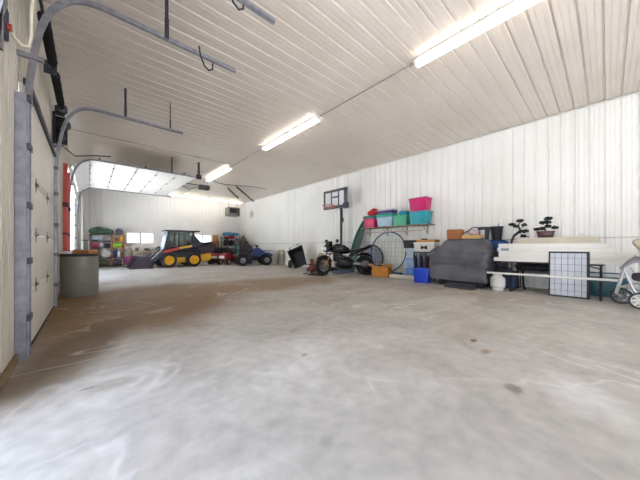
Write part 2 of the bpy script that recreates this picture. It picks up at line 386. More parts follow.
b = MB(); b.lathe([(.04, -.1), (.1, -.09), (.1, -.04), (.04, -.03)], (.05, 0, 0), 'y', 16); b.lathe([(.03, -.1), (.06, -.09), (.06, -.04), (.03, -.03)], (.02, 0, -.22), 'y', 14); b.build('pulley', DSTEEL, t)
b = MB(); b.tube([(.05, -.03, -.4), (.2, .1, -.5), (.5, .25, -.38), (.75, .3, -.33)], .01, 6); b.build('cable', BLACK, t)
# near-jamb bits: blue box with cord
t = thing('limit_switch_box', 'dark blue switch box on the wall between the doors, high up', 'switch box', (-.455, 2.80, 2.60))
b = MB(); b.box(-.06, .03, -.06, .06, -.1, .12, .01); b.build('housing', mat('#232a4a', .5), t)
b = MB(); b.cyl((.03, 0, -.02), (.05, 0, -.02), .025, 12); b.build('knob', mat('#a33b2a', .5), t)
b = MB(); b.tube([(-.43, 2.87, 2.62), (-.41, 2.90, 2.58), (-.375, 2.93, 2.555), (-.345, 2.95, 2.57), (-.33, 2.95, 2.65), (-.33, 2.95, 2.80), (-.325, 2.96, 2.95), (-.31, 3.05, 3.2), (-.25, 3.3, 3.6), (-.1, 3.5, 3.69), (.02, 3.62, 3.7)], .011, 8)
tag(b.build('pull_cord', mat('#e6dcc8', .7)), 'pale cord looping from the blue switch box up to the track', 'cord')

# ------------------------------------------------------------ far open overhead door
DW = mat('#e4e2dc', .45, var=.05, scale=1.2)
dn = bpy.data.objects.new('door_2', None); C.objects.link(dn); dn['kind'] = 'structure'
prof = [(-.42, 3.12), (-.36, 3.38), (-.18, 3.6), (0.02, 3.68)] + [(.02+.6*k, 3.68) for k in range(1, 6)]
segs = [(0, 1), (1, 3)] + [(k, k+1) for k in range(3, 8)]
for a_, c_ in segs:
    p0, p1 = Vector(prof[a_]), Vector(prof[c_]); d = (p1-p0).normalized(); nn = Vector((-d.y, d.x))*.04
    g = d*.014
    pts = [tuple(p0+g), tuple(p1-g), tuple(p1-g+nn), tuple(p0+g+nn)]
    b = MB(); b.prism(pts, 10.45, 15.25, 'y'); b.build('door_section', DW, dn)
for k in range(3, 8):
    for y in (11.1, 12.3, 13.5, 14.6):
        b = MB(); x = prof[k][0]; b.box(x-.04, x+.04, y-.025, y+.025, 3.67, 3.68, .002); b.cyl((x, y-.04, 3.665), (x, y+.04, 3.665), .012, 6); b.build('hinge', DSTEEL, dn)
for k in (3, 5, 7):
    b = MB(); b.box(prof[k][0]+.2, prof[k][0]+.25, 10.45, 15.25, 3.722, 3.79); b.build('door_strut', mat('#77777c', .5, .5), dn)
tf = track(10.36, 3.2, 'galvanised track along the near side of the raised white door', z=3.68, side=1)
hanger(tf, 2.2, 3.7); hanger(tf, 3.1, 3.7, bar=.04)
b = MB(); b.box(3.02, 3.2, -.04, .06, 3.62, 3.78, .01); b.build('bumper_bracket', mat('#2b2b2e', .6), tf)
tg = track(15.36, 3.2, 'galvanised track along the far side of the raised white door', z=3.68, side=-1)
hanger(tg, 3.1, 3.7); hanger(tg, 2.0, 3.7)
# red posts and white far jamb ladder post
RED = mat('#cf5a52', .5, var=.1)
for (x, y, lab) in ((-.455, 9.15, 'red painted steel post nearest the closed door'), (-.455, 10.22, 'red painted steel post at the edge of the far opening')):
    t = thing('red_post', lab, 'post', (x, y, 0), 0, 'red posts behind the grey tank')
    b = MB(); b.box(-.03, .055, -.04, .04, 0, 3.15, .006); b.build('column', RED, t)
    for z in (.9, 2.05, 1.35):
        b = MB(); b.box(-.04, .07, -.05, .05, z, z+(.05 if z != 2.05 else .12), .004); b.build('clamp', mat('#4c2228', .5), t)
    b = MB(); b.box(-.04, .08, -.06, .06, 0, .012); b.build('base_plate', RED, t)
t = thing('white_ladder_rail', 'white upright ladder frame beside the far side of the open doorway', 'ladder', (-.34, 15.75, 0))
for dx in (-.11, .11):
    b = MB(); b.box(dx-.025, dx+.025, -.03, .03, 0, 3.4, .004); b.build('side_rail', WHITE, t)
for k in range(11):
    b = MB(); b.cyl((-.09, 0, .25+k*.3), (.09, 0, .25+k*.3), .016, 8); b.build('rung', WHITE, t)

# ------------------------------------------------------------ ceiling lights
LWARM = mat('#fff8ec', .5, var=0.0, emit=TUBE)
def light_fixture(name, L):
    t = bpy.data.objects.new(name, None); C.objects.link(t); tag(t, cat='ceiling light', group='strip lights on the ceiling')
    b = MB(); b.prism([(-.07, 0), (.07, 0), (.065, -.02), (.03, -.06), (-.03, -.06), (-.065, -.02)], -L/2, L/2, 'y'); b.build('housing', WHITE, t)
    for s in (-1, 1):
        b = MB(); b.cyl((s*.05, -L/2+.05, -.075), (s*.05, L/2-.05, -.075), .019, 12); b.build('tube', LWARM, t)
        for e in (-1, 1):
            b = MB(); b.box(s*.05-.022, s*.05+.022, e*(L/2-.03)-.02, e*(L/2-.03)+.02, -.105, -.03, .003); b.build('lamp_holder', WHITE, t)
    return t
L0 = light_fixture('strip_light', 2.7)
spots = [((4.2, .87, H-.02), 0, 'twin tube strip light running off the top edge of the picture'),
         ((4.2, 6.05, H-.02), 0, 'twin tube strip light in the middle of the ceiling row'),
         ((4.2, 11.35, H-.02), 0, 'twin tube strip light third in the row, beyond the middle one'),
         ((4.65, 17.5, H-.02), 90, 'crosswise strip light before the back wall, left one of the pair'),
         ((7.0, 17.5, H-.02), 90, 'crosswise strip light before the back wall, right one, above the heater')]
for i, (p_, r_, lab) in enumerate(spots):
    o = L0 if i == 0 else copy_tree(L0)
    o.location = p_; o.rotation_euler = (0, 0, math.radians(r_)); o['label'] = lab
    if i > 2: o.scale = (1, .86, 1)
for y0, y1, lab in ((2.24, 4.68, 'grey conduit joining the nearest strip light to the middle one'), (7.42, 9.98, 'grey conduit joining the middle strip light to the third one'), (12.72, 17.38, 'grey conduit running back from the third strip light to the crosswise pair')):
    b = MB(); b.cyl((4.2, y0, H-.035), (4.2, y1, H-.035), .013, 8); b.box(4.17, 4.23, y0, y0+.08, H-.06, H-.02, .004)
    tag(b.build('conduit', mat('#b3aca2', .5, .3)), lab, 'conduit', 'conduits on the ceiling')
b = MB(); b.cyl((-.45, 9.7, H-.035), (4.05, 9.7, H-.035), .013, 8); b.box(2.75, 2.95, 9.67, 9.73, H-.06, H-.02, .004)
tag(b.build('conduit', mat('#b3aca2', .5, .3)), 'grey conduit crossing the ceiling from the left wall to the third strip light', 'conduit')

# ------------------------------------------------------------ door opener, rails, heater
t = thing('door_opener', 'black motorised door opener hanging under the ceiling past the raised door', 'door opener', (4.0, 12.6, 3.82))
b = MB(); b.box(-.2, .22, -.16, .16, -.1, .1, .02); b.build('motor_housing', BLACK, t)
b = MB(); b.box(-4.2, -.2, -.02, .02, .06, .10); b.build('drive_rail', mat('#6a6a6d', .5, .5), t)
b = MB(); b.cyl((.0, 0, .1), (.0, 0, .45), .01, 6); b.cyl((.15, 0, .1), (.15, 0, .45), .01, 6); b.build('hanger', DSTEEL, t)
b = MB(); b.tube([(-.2, .1, 0), (-.6, .1, -.15), (-.95, .1, -.02)], .012, 6); b.build('release_arm', BLACK, t)
BR = mat('#403a36', .55, .3)
def ceil_rail(p0, p1, lab):
    b = MB(); p0 = Vector(p0); p1 = Vector(p1); d = (p1-p0); s = Vector((-d.y, d.x, 0)).normalized()*.03
    up = Vector((0, 0, .06))
    b.ring_loft([[p-s, p+s, p+s+Vector((0, 0, .012)), p-s+Vector((0, 0, .012)) + s*.3, p-s+s*.3+up, p-s+up] for p in (p0, p1)])
    b.cyl(p0+up*.5, (p0.x, p0.y, H-.015), .012, 6); b.cyl(p1+up*.5-d.normalized()*.1, (p1.x-d.normalized().x*.1, p1.y-d.normalized().y*.1, H-.015), .012, 6)
    tag(b.build('angle_rail', BR), lab, 'rail', 'dark rails under the ceiling')
ceil_rail((5.65, 12.75, 4.12), (8.3, 16.0, 4.10), 'dark angle rail reaching the right wall corner, longer of the two')
ceil_rail((5.35, 13.1, 4.05), (6.9, 15.3, 4.03), 'dark angle rail left of the longer one, shorter')
b = MB(); b.tube([(4.4, 12.4, 4.12), (5.0, 12.5, 4.1), (6.3, 12.3, 4.18), (7.2, 12.4, 4.2)], .012, 6); b.cyl((4.4, 12.4, 4.12), (4.4, 12.4, H-.02), .01, 6)
tag(b.build('cable', DSTEEL), 'thin dark cable under the ceiling right of the door opener', 'cable')
t = thing('unit_heater', 'dark grey box heater hung in the far right corner', 'heater', (7.6, 17.75, 3.5), 0)
b = MB(); b.box(-.42, .38, -.32, .32, -.28, .32, .02); b.build('housing', mat('#8c857c', .5, .2), t)
b = MB(); b.box(-.36, .16, -.34, -.32, -.1, .22, .005)
for k in range(6): b.box(-.36, .16, -.36, -.335, -.08+k*.05, -.065+k*.05)
b.build('louvre', mat('#33343c', .5), t)
b = MB(); b.box(.18, .36, -.335, -.32, -.2, .26, .01); b.build('side_panel', mat('#5e564e', .5), t)
for dx in (-.3, .3):
    b = MB(); b.cyl((dx, 0, .32), (dx, 0, H-3.5-.02), .012, 6); b.build('hanging_rod', DSTEEL, t)
#@@OBJECTS
# ------------------------------------------------------------ grey tank by the left wall
t = thing('stock_tank', 'tall grey round tank with a dark rim standing by the closed door', 'tank', (-.145, 7.55, 0))
b = MB(); b.lathe([(.0, .0), (.30, .0), (.305, .02), (.305, .30), (.307, .31), (.305, .32), (.305, .60), (.307, .61), (.305, .62), (.305, .84), (0, .84)], seg=48)
b.build('drum', mat('#8e8c87', .55, .1, var=.08, scale=3, bump=.1), t)
b = MB(); b.lathe([(.0, .842), (.312, .842), (.318, .85), (.315, .89), (.29, .90), (.0, .897)], seg=48); b.build('lid', mat('#26252b', .5), t)
b = MB(); b.box(-.17, .17, -.13, .13, 0, .08, .006)
place(tag(b.build('wooden_board', mat('#c98a52', .6, var=.2, scale=5)), 'orange brown wooden board lying on the grey tank', 'board'), (-.06, 7.48, .901), -35)
b = MB(); b.lathe([(0, 0), (.07, 0), (.09, .05), (.08, .055), (.06, .01), (0, .01)], seg=20)
place(tag(b.build('white_dish', WHITE), 'small whitish dish on the left of the grey tank lid', 'dish'), (-.34, 7.42, .901))
t = thing('scooter', 'dark brown low scooter frame leaning beyond the grey tank', 'scooter', (-.10, 14.75, 0), 100)
b = MB(); b.box(-.4, .4, -.1, .1, .12, .17, .02); b.build('deck', mat('#4a3330', .5), t)
b = MB(); b.tube([(-.4, 0, .15), (-.52, 0, .6), (-.6, 0, 1.15), (-.7, 0, 1.3)], .025, 8); b.build('steering_post', mat('#5d3c34', .5), t)
b = MB(); b.tube([(-.7, -.25, 1.32), (-.68, 0, 1.3), (-.7, .25, 1.32)], .02, 8); b.build('handlebar', BLACK, t)
for x in (-.45, .45):
    b = MB(); b.lathe([(.05, -.03), (.12, -.03), (.13, 0), (.12, .03), (.05, .03)], (x, 0, .13), 'y', 20); b.build('wheel', RUB, t)

# ------------------------------------------------------------ reusable builders
def wheel(t, c, r, w, tyre=RUB, hubm=CHROME, hub=.55, axis='y', name='wheel', spokes=0):
    b = MB(); pr = [(r*hub, -w/2), (r*.93, -w/2), (r, -w*.3), (r, w*.3), (r*.93, w/2), (r*hub, w/2), (r*hub, -w/2)]
    rings = []; 
    b.lathe(pr[:-1], c, axis, 32); wo = b.build(name, tyre, t)
    b = MB(); b.lathe([(.0, -w*.36), (r*.14, -w*.42), (r*.2, -w*.3), (r*hub*.85, -w*.2), (r*hub*1.02, -w*.53), (r*hub*1.02, w*.53), (r*hub*.85, w*.2), (r*.2, w*.3), (r*.14, w*.42), (0, w*.36)], c, axis, 28)
    b.build('hub', hubm, wo); return wo
def wire_wheel(t, c, r, w, tyre, rim, nsp=12, tw=None, name='wheel', spw=.006, disc=None):
    tw = tw or w
    b = MB(); b.tube([(c[0]+math.cos(2*PI*i/36)*(r-tw/2), c[1], c[2]+math.sin(2*PI*i/36)*(r-tw/2)) for i in range(36)], tw/2, 10, loop=True); wo = b.build(name, tyre, t)
    b = MB(); b.tube([(c[0]+math.cos(2*PI*i/36)*(r-tw*1.1), c[1], c[2]+math.sin(2*PI*i/36)*(r-tw*1.1)) for i in range(36)], tw*.28, 8, loop=True)
    b.cyl((c[0], c[1]-w*.6, c[2]), (c[0], c[1]+w*.6, c[2]), r*.12, 14)
    for k in range(nsp):
        a_ = 2*PI*k/nsp; b.cyl((c[0]+math.cos(a_)*r*.08, c[1], c[2]+math.sin(a_)*r*.08), (c[0]+math.cos(a_)*(r-tw*1.1), c[1], c[2]+math.sin(a_)*(r-tw*1.1)), spw, 6)
    b.build('rim', rim, wo)
    if disc:
        b = MB(); b.lathe([(r*.2, -.004), (r*.45, -.004), (r*.45, .004), (r*.2, .004)], (c[0], c[1]+disc, c[2]), 'y', 28); b.build('brake_disc', mat('#8a8a8c', .3, .9), wo)
    return wo
def tote(name, lab, loc, rz, w, d, h, body, lidc=None, lidh=.05, group='storage totes', taper=.88, cat='storage tote'):
    t = thing(name, lab, cat, loc, rz, group)
    b = MB(); T = .008
    b.box(-w/2, w/2, -d/2, d/2, 0, h, .012, taper=taper)
    b.box(-w/2-.012, w/2+.012, -d/2-.012, d/2+.012, h-.035, h-.012, .005)
    for k in (-1, 1): b.box(k*w*.28-.008, k*w*.28+.008, -d/2*.97-.004, -d/2*.9, h*.15, h*.8)
    b.build('tub', mat(body, .35, var=.08, scale=4), t)
    if lidc:
        b = MB(); b.box(-w/2-.02, w/2+.02, -d/2-.02, d/2+.02, h-.005, h+lidh-.015, .01); b.box(-w/2+.03, w/2-.03, -d/2+.03, d/2-.03, h, h+lidh, .008)
        b.build('lid', mat(lidc, .35, var=.08), t)
    return t
def carton(name, lab, loc, rz, w, d, h, col='#b98552', group='cardboard boxes', flaps=False, cat='box'):
    t = thing(name, lab, cat, loc, rz, group); m = mat(col, .75, var=.12, scale=7)
    b = MB()
    if not flaps:
        b.box(-w/2, w/2, -d/2, d/2, 0, h, .005); b.build('carton', m, t)
        b = MB(); b.box(-w/2*1.002, w/2*1.002, -.025, .025, h-.06, h+.002); b.build('tape', mat('#cdb27c', .4), t)
    else:
        s_ = .006
        b.box(-w/2, w/2, -d/2, d/2, 0, .01); b.box(-w/2, w/2, -d/2, -d/2+s_, 0, h); b.box(-w/2, w/2, d/2-s_, d/2, 0, h)
        b.box(-w/2, -w/2+s_, -d/2, d/2, 0, h); b.box(w/2-s_, w/2, -d/2, d/2, 0, h); b.build('carton', m, t)
        for sx, sy, ang in ((0, -1, 35), (0, 1, 60), (-1, 0, 50), (1, 0, 30)):
            b = MB()
            if sy: M = Matrix.Translation((0, sy*d/2, h)) @ Matrix.Rotation(math.radians(-sy*ang), 4, 'X'); b.box(-w/2+.01, w/2-.01, min(0, sy*d*.45), max(0, sy*d*.45), -.003, .003, M=M) if False else b.box(-w/2+.01, w/2-.01, min(0, sy*d*.4), max(0, sy*d*.4), 0, .005, M=Matrix.Translation((0, sy*d/2, h)) @ Matrix.Rotation(math.radians(sy*ang*.6), 4, 'X'))
            else: b.box(min(0, sx*w*.35), max(0, sx*w*.35), -d/2+.01, d/2-.01, 0, .005, M=Matrix.Translation((sx*w/2, 0, h)) @ Matrix.Rotation(math.radians(-sx*ang*.6), 4, 'Y'))
            b.build('flap', mat('#c79560', .75, var=.1), t)
    return t
def lump(name, lab, cat, loc, rz, w, d, h, hx, seed=0, amp=.12, group=None, strap=None, m=None):
    """soft bag or folded cloth: squashed, flat-bottomed, wrinkled"""
    rnd = random.Random(seed); ph = [rnd.uniform(0, 6) for _ in range(6)]
    b = MB(); n, k = 28, 12; rings = []
    for j in range(k+1):
        v = j/k; a_ = -PI/2 + PI*v; cz = .5+.5*math.sin(a_); cr_ = math.cos(a_)**.45 if math.cos(a_) > 1e-6 else 0.02
        q = []
        for i in range(n):
            t_ = 2*PI*i/n; ct, st = math.cos(t_), math.sin(t_)
            e = .5; x = math.copysign(abs(ct)**e, ct); y = math.copysign(abs(st)**e, st)
            wob = 1 + amp*.35*math.sin(3*t_+ph[0]+v*4)+amp*.2*math.sin(7*t_+ph[1]-v*5)
            zz = h*cz*(1+amp*(math.sin(2.3*x+ph[2])+.6*math.sin(4.1*x+3*y+ph[3]))*v)
            q.append((x*w/2*cr_*wob, y*d/2*cr_*wob, max(0, zz)))
        rings.append(q)
    b.ring_loft(rings); mm = m or mat(hx, .8, var=.2, scale=9, bump=.4)
    if strap is None:
        o = b.build(name, mm, angle=60); tag(o, lab, cat, group); return place(o, loc, rz)
    t = thing(name, lab, cat, loc, rz, group); b.build('bag_body', mm, t, angle=60)
    b = MB(); b.tube([(-w*.25, -d*.25, h*.85), (-w*.2, -d*.4, h*1.2), (w*.2, -d*.4, h*1.2), (w*.25, -d*.25, h*.85)], .015, 6); b.build('handle', mat(strap, .7), t)
    return t

# ------------------------------------------------------------ back wall: shelving with its things
t = thing('storage_shelf', 'wooden and dark red shelving unit crowded with things against the back wall', 'shelf', (.73, 17.62, 0))
SH = mat('#5a2b30', .6, var=.2); OW = mat('#b9763c', .6, var=.2, scale=6); DK = mat('#241f24', .6)
for x, m_ in ((-.70, SH), (.16, OW), (.68, OW)):
    b = MB(); b.box(x-.02, x+.02, -.27, .27, 0, 1.72, .004); b.build('side_panel', m_, t)
for z, m_ in ((.06, DK), (.46, DK), (.98, SH), (1.33, SH), (1.68, SH)):
    b = MB(); b.box(-.68, .14, -.27, .27, z, z+.03, .003); b.build('shelf_board', m_, t)
    b = MB(); b.box(.18, .66, -.27, .27, z, z+.03, .003); b.build('shelf_board', OW if z > .9 else DK, t)
SX, SY = .73, 17.5
def onshelf(kind, x, z, w, h, hx, nm, lab, cat, seed=0, d=.3):
    g = 'things on the back shelving'
    if kind == 'l': lump(nm, lab, cat, (SX+x, SY, z), 0, w, d, h, hx, seed, group=g)
    elif kind == 't': tote(nm, lab, (SX+x, SY, z), 0, w, d, h, hx, hx, group=g, cat=cat, lidh=.03)
    elif kind == 'c': carton(nm, lab, (SX+x, SY, z), 0, w, d, h, hx, group=g, cat=cat)
    elif kind == 'j':
        q = thing(nm, lab, cat, (SX+x, SY, z), 0, g)
        b = MB(); b.lathe([(0, 0), (w/2, 0), (w/2, h*.65), (w*.2, h*.85), (w*.2, h*.95), (0, h*.95)], seg=18); b.build('bottle_body', mat(hx, .4), q)
        b = MB(); b.lathe([(0, h*.93), (w*.22, h*.93), (w*.22, h), (0, h)], seg=14); b.build('cap', mat('#3060a0', .4), q)
onshelf('l', -.42, 1.36, .48, .26, '#c9d4e2', 'folded_blanket', 'white and pale blue folded blanket on the upper left shelf', 'blanket', 1)
onshelf('l', -.02, 1.36, .26, .12, '#d9d4cf', 'folded_towel', 'flat off-white towel on the upper left shelf next to the blanket', 'towel', 2)
onshelf('j', .25, 1.36, .10, .22, '#c8b48c', 'jar', 'tan jar on the upper right shelf, left side', 'jar')
onshelf('c', .41, 1.36, .14, .16, '#a35c2c', 'small_box', 'rusty orange box on the upper right shelf', 'box')
onshelf('c', .56, 1.36, .14, .24, '#e0a133', 'small_box', 'yellow box at the right end of the upper right shelf', 'box')
onshelf('t', -.52, 1.01, .26, .22, '#b02c58', 'small_bin', 'magenta bin at the left of the middle left shelf', 'bin')
onshelf('l', -.26, 1.01, .2, .24, '#cfc8d0', 'cloth_bundle', 'pale cloth bundle beside the magenta bin on the middle left shelf', 'cloth', 4)
onshelf('c', -.02, 1.01, .24, .22, '#2a2230', 'tool_case', 'black case on the right of the middle left shelf', 'case')
onshelf('l', .42, 1.01, .44, .24, '#a7d24a', 'green_bag', 'bright lime green bag on the middle right shelf', 'bag', 5)
onshelf('l', -.5, .49, .3, .38, '#57635c', 'cloth_bundle', 'grey green bundle at the left of the lower left shelf', 'cloth', 6)
onshelf('l', -.06, .49, .38, .44, '#dcd6d2', 'white_bag', 'bulging white bag on the lower left shelf', 'bag', 7)
onshelf('t', .29, .49, .2, .36, '#1c2350', 'small_bin', 'navy bin on the lower right shelf', 'bin')
onshelf('j', .46, .49, .16, .38, '#dfe6ee', 'jug', 'tall white jug on the lower right shelf', 'jug')
onshelf('c', .59, .49, .12, .3, '#8a5a34', 'small_box', 'brown box at the right end of the lower right shelf', 'box')
onshelf('l', -.3, .09, .6, .3, '#4b5a44', 'cloth_bundle', 'dark green bundle on the bottom left shelf', 'cloth', 9)
onshelf('l', .38, .09, .44, .28, '#55505c', 'cloth_bundle', 'grey violet bundle on the bottom right shelf', 'cloth', 10)
lump('canvas_bag', 'long green canvas bag on top of the back shelving', 'bag', (.50, 17.55, 1.71), 0, 1.0, .45, .29, '#4f6e5c', 12, .16, strap='#33473b')
lump('grey_bag', 'small blue grey bag at the right end on top of the back shelving', 'bag', (1.22, 17.55, 1.71), 0, .34, .4, .26, '#6e7480', 13, .16, strap='#3a3c44')

# ------------------------------------------------------------ back wall: workbench with its things
t = thing('workbench', 'long pale wooden workbench under the back windows', 'workbench', (3.15, 17.85, 0))
WD = mat('#cdb794', .6, var=.15, scale=5)
b = MB(); b.box(-1.35, 1.35, -.35, .35, .76, .82, .006); b.build('bench_top', WD, t)
b = MB(); b.box(-1.25, 1.25, -.3, .3, .25, .28, .004); b.build('lower_shelf', WD, t)
for x in (-1.28, 0, 1.28):
    for y in (-.3, .3):
        b = MB(); b.box(x-.04, x+.04, y-.04, y+.04, 0, .76, .004); b.build('leg', WD, t)
for x, w, d, h, hx, nm, lab, cat, sd in ((.05, .5, .3, .24, '#23283c', 'duffel_bag', 'dark navy duffel bag on the back workbench', 'bag', 3), (-.65, .3, .25, .14, '#3b3d40', 'tool_pouch', 'dark grey tool pouch on the back workbench, left of the duffel', 'pouch', 4),
                                    (.6, .3, .3, .26, '#d6c8c4', 'rag_pile', 'pale pink rags on the back workbench beside the loader', 'rag', 8), (-.25, .22, .2, .12, '#a39a8f', 'rag_pile', 'grey rag heap on the back workbench between pouch and duffel', 'rag', 18)):
    lump(nm, lab, cat, (3.15+x, 17.72, .82), 0, w, d, h, hx, sd)
for x, z, w, h, hx, lab in ((-.9, .28, .4, .3, '#d8d3cc', 'white bin under the back workbench, left'), (-.2, .28, .45, .26, '#b89b4c', 'mustard bin under the back workbench'), (.45, .28, .4, .28, '#c9c5bf', 'pale grey bin under the back workbench, right')):
    tote('bench_bin', lab, (3.15+x, 17.8, z), 0, w, .4, h, hx, hx, group='bins under the back workbench', cat='bin', lidh=.03)
t = thing('bench_vise', 'green metal vise at the left end of the back workbench', 'vise', (2.0, 17.75, .82))
b = MB(); b.box(-.09, .09, -.08, .1, 0, .06, .01); b.box(-.06, .06, -.06, .06, .05, .17, .01); b.build('body', mat('#4b6b58', .5, .3), t)
b = MB(); b.box(-.07, .07, -.16, -.09, .06, .18, .008); b.cyl((0, -.25, .1), (0, -.05, .1), .016, 8); b.build('jaw', mat('#6a6a6c', .4, .7), t)
b = MB(); b.cyl((-.09, -.24, .1), (.09, -.24, .1), .007, 6); b.build('handle', CHROME, t)

# magenta hand cart with hoop handle
t = thing('push_cart', 'small magenta wheeled cart with a thin hoop handle beside the loader bucket', 'cart', (1.55, 16.7, 0), 10)
b = MB(); b.box(-.2, .2, -.18, .18, .12, .55, .03, taper=.8); b.build('basket', mat('#7a3560', .5), t)
b = MB(); b.tube([(-.17, 0, .5), (-.2, 0, .75), (-.12, 0, .93), (0, 0, .98), (.12, 0, .93), (.2, 0, .75), (.17, 0, .5)], .014, 8); b.build('hoop_handle', mat('#5a5a5e', .4, .5), t)
for x in (-.15, .15):
    for y in (-.14, .14): wheel(t, (x, y, .07), .07, .04, RUB, WHITE)

# ------------------------------------------------------------ skid steer loader
t = thing('skid_steer_loader', 'dark blue skid steer loader with yellow wheel hubs and a glazed cab', 'loader', (3.6, 15.55, 0), 180)
NV = mat('#2a2d3a', .45, var=.12); YE = mat('#dfa91c', .45, var=.1); PUR = mat('#3f3340', .6, var=.15, scale=8)
for x in (.60, -.58):
    for y in (.74, -.74): wheel(t, (x, y, .37), .37, .26, mat('#22252d', .75, var=.2), YE, hub=.62)
b = MB(); b.prism([(-1.0, .28), (.95, .28), (1.02, .5), (.92, .78), (-.2, .95), (-1.25, 1.1), (-1.38, .95), (-1.35, .55)], -.52, .52); b.build('chassis', NV, t)
for s in (-1, 1):
    b = MB(); b.box(-.22, .22, min(s*.53, s*.6), max(s*.53, s*.6), .22, .50, .01); b.build('side_plate', YE, t)
    b = MB(); b.prism([(-1.15, .30), (-.9, .2), (-1.5, .25), (-1.55, .72), (-1.05, .66)][::1] if False else [(-.95, .22), (-1.45, .3), (-1.55, .45), (-1.5, .75), (-1.0, .68)], min(s*.54, s*.66), max(s*.54, s*.66)); b.build('rear_panel', YE, t)
    # rear upright and boom
    b = MB(); b.prism([(-1.0, .66), (-1.62, .74), (-1.78, 1.12), (-1.6, 1.33), (-1.2, 1.3), (-.85, .98)], min(s*.6, s*.74), max(s*.6, s*.74)); b.build('boom_tower', PUR, t)
    b = MB(); b.prism([(-1.5, 1.18), (-1.45, 1.34), (-.5, 1.16), (.45, .98), (.85, .82), (1.55, .22), (1.42, .14), (.78, .66), (.4, .82), (-.5, 1.02)], min(s*.62, s*.74), max(s*.62, s*.74)); b.build('boom_arm', mat('#30323c', .4, .2), t)
    b = MB(); b.prism([(-.5, 1.05), (-.5, 1.15), (.1, 1.04), (.1, .93)], min(s*.742, s*.75), max(s*.742, s*.75)); b.build('yellow_stripe', mat('#d8a83a', .45), t)
    b = MB(); b.prism([(.1, .93), (.1, 1.04), (.85, .83), (.78, .72)], min(s*.742, s*.75), max(s*.742, s*.75)); b.build('red_stripe', mat('#b8352e', .45), t)
    b = MB(); b.cyl((-1.35, s*.58, 1.1), (.2, s*.58, .75), .035, 10); b.build('lift_cylinder', DSTEEL, t)
    b = MB(); b.cyl((1.3, s*.45, .42), (.8, s*.45, .95), .03, 10); b.cyl((1.5, s*.45, .2), (1.3, s*.45, .42), .02, 8); b.build('tilt_cylinder', CHROME, t)
b = MB()
pil = mat('#26262b', .45)
b.box(-.62, .72, -.45, .45, .86, .95, .01); b.build('cab_floor', pil, t)
b = MB(); b.box(-.98, .70, -.48, .48, 1.86, 1.93, .02); b.build('cab_roof', pil, t)
for (x0, x1, x2, x3) in ((.74, .66, .56, .46), (-.62, -.54, -.70, -.60), (.1, .14, .04, .08)):
    for s in (-1, 1):
        b = MB(); b.prism([(x0, .93), (x1, .93), (x3, 1.87), (x2, 1.87)], min(s*.40, s*.46), max(s*.40, s*.46)); b.build('cab_post', pil, t)
b = MB(); b.prism([(-.6, .95), (-1.15, 1.05), (-1.05, 1.3), (-.72, 1.7)], -.42, .42); b.build('engine_cover', NV, t)
for s in (-1, 1):
    b = MB(); b.prism([(-.54, .97), (.64, .97), (.44, 1.84), (-.58, 1.84)], min(s*.42, s*.425), max(s*.42, s*.425)); b.build('side_glass', TINT, t)
b = MB(); b.prism([(.76, .93), (.78, .93), (.58, 1.86), (.56, 1.86)], -.4, .4); b.build('front_door', mat('#9db2cc', .2, .3, var=.1), t)
b = MB(); b.box(-.4, -.28, -.25, .25, .95, 1.5, .04); b.box(-.4, .12, -.25, .25, 1.0, 1.15, .04); b.build('seat', BLACK, t)
b = MB(); b.box(-.25, 1.02, -.3, .3, 0, 0) if False else b.prism([(1.30, .02), (1.34, .12), (1.36, .40), (1.50, .56), (1.85, .58), (1.87, .52), (1.6, .46), (1.48, .3), (1.52, .08), (2.16, .03), (2.2, .005), (1.4, .0)], -.86, .86); b.build('bucket', PUR, t)
for s in (-1, 1):
    b = MB(); b.prism([(1.35, .0), (1.36, .40), (1.5, .56), (1.87, .57), (2.2, .01)], min(s*.86, s*.88), max(s*.86, s*.88)); b.build('bucket_side', PUR, t)
b = MB(); b.box(1.24, 1.36, -.55, .55, .08, .45, .01); b.build('quick_attach', DSTEEL, t)
for s in (-1, 1):
    b = MB(); b.box(.66, .74, s*.3-.05, s*.3+.05, 1.78, 1.85, .01); b.build('work_light', WHITE, t)
# red and black cabinet beyond the cab
t = thing('tool_chest', 'red tool chest with a black upper tray beyond the front of the loader', 'tool chest', (3.45, 17.0, 0))
b = MB(); b.box(-.32, .32, -.25, .25, .08, 1.0, .01); b.build('chest_body', mat('#8e2a22', .45), t)
for k in range(4):
    b = MB(); b.box(-.29, .29, -.262, -.248, .14+k*.21, .32+k*.21, .004); dr = b.build('drawer', mat('#a5352a', .4), t)
    b = MB(); b.cyl((-.2, -.275, .27+k*.21), (.2, -.275, .27+k*.21), .008, 6); b.build('handle', CHROME, dr)
b = MB(); b.box(-.30, .30, -.22, .22, 1.0, 1.32, .01); b.build('upper_box', mat('#5c2c24', .5), t)
b = MB(); b.box(-.34, .34, -.26, .26, 1.32, 1.40, .01); b.build('top_tray', BLACK, t)
for x in (-.26, .26):
    for y in (-.2, .2): 
        b = MB(); b.lathe([(0, -.02), (.04, -.02), (.04, .02), (0, .02)], (x, y, .04), 'y', 14); b.box(x-.02, x+.02, y-.02, y+.02, .05, .09); b.build('caster', RUB, t)

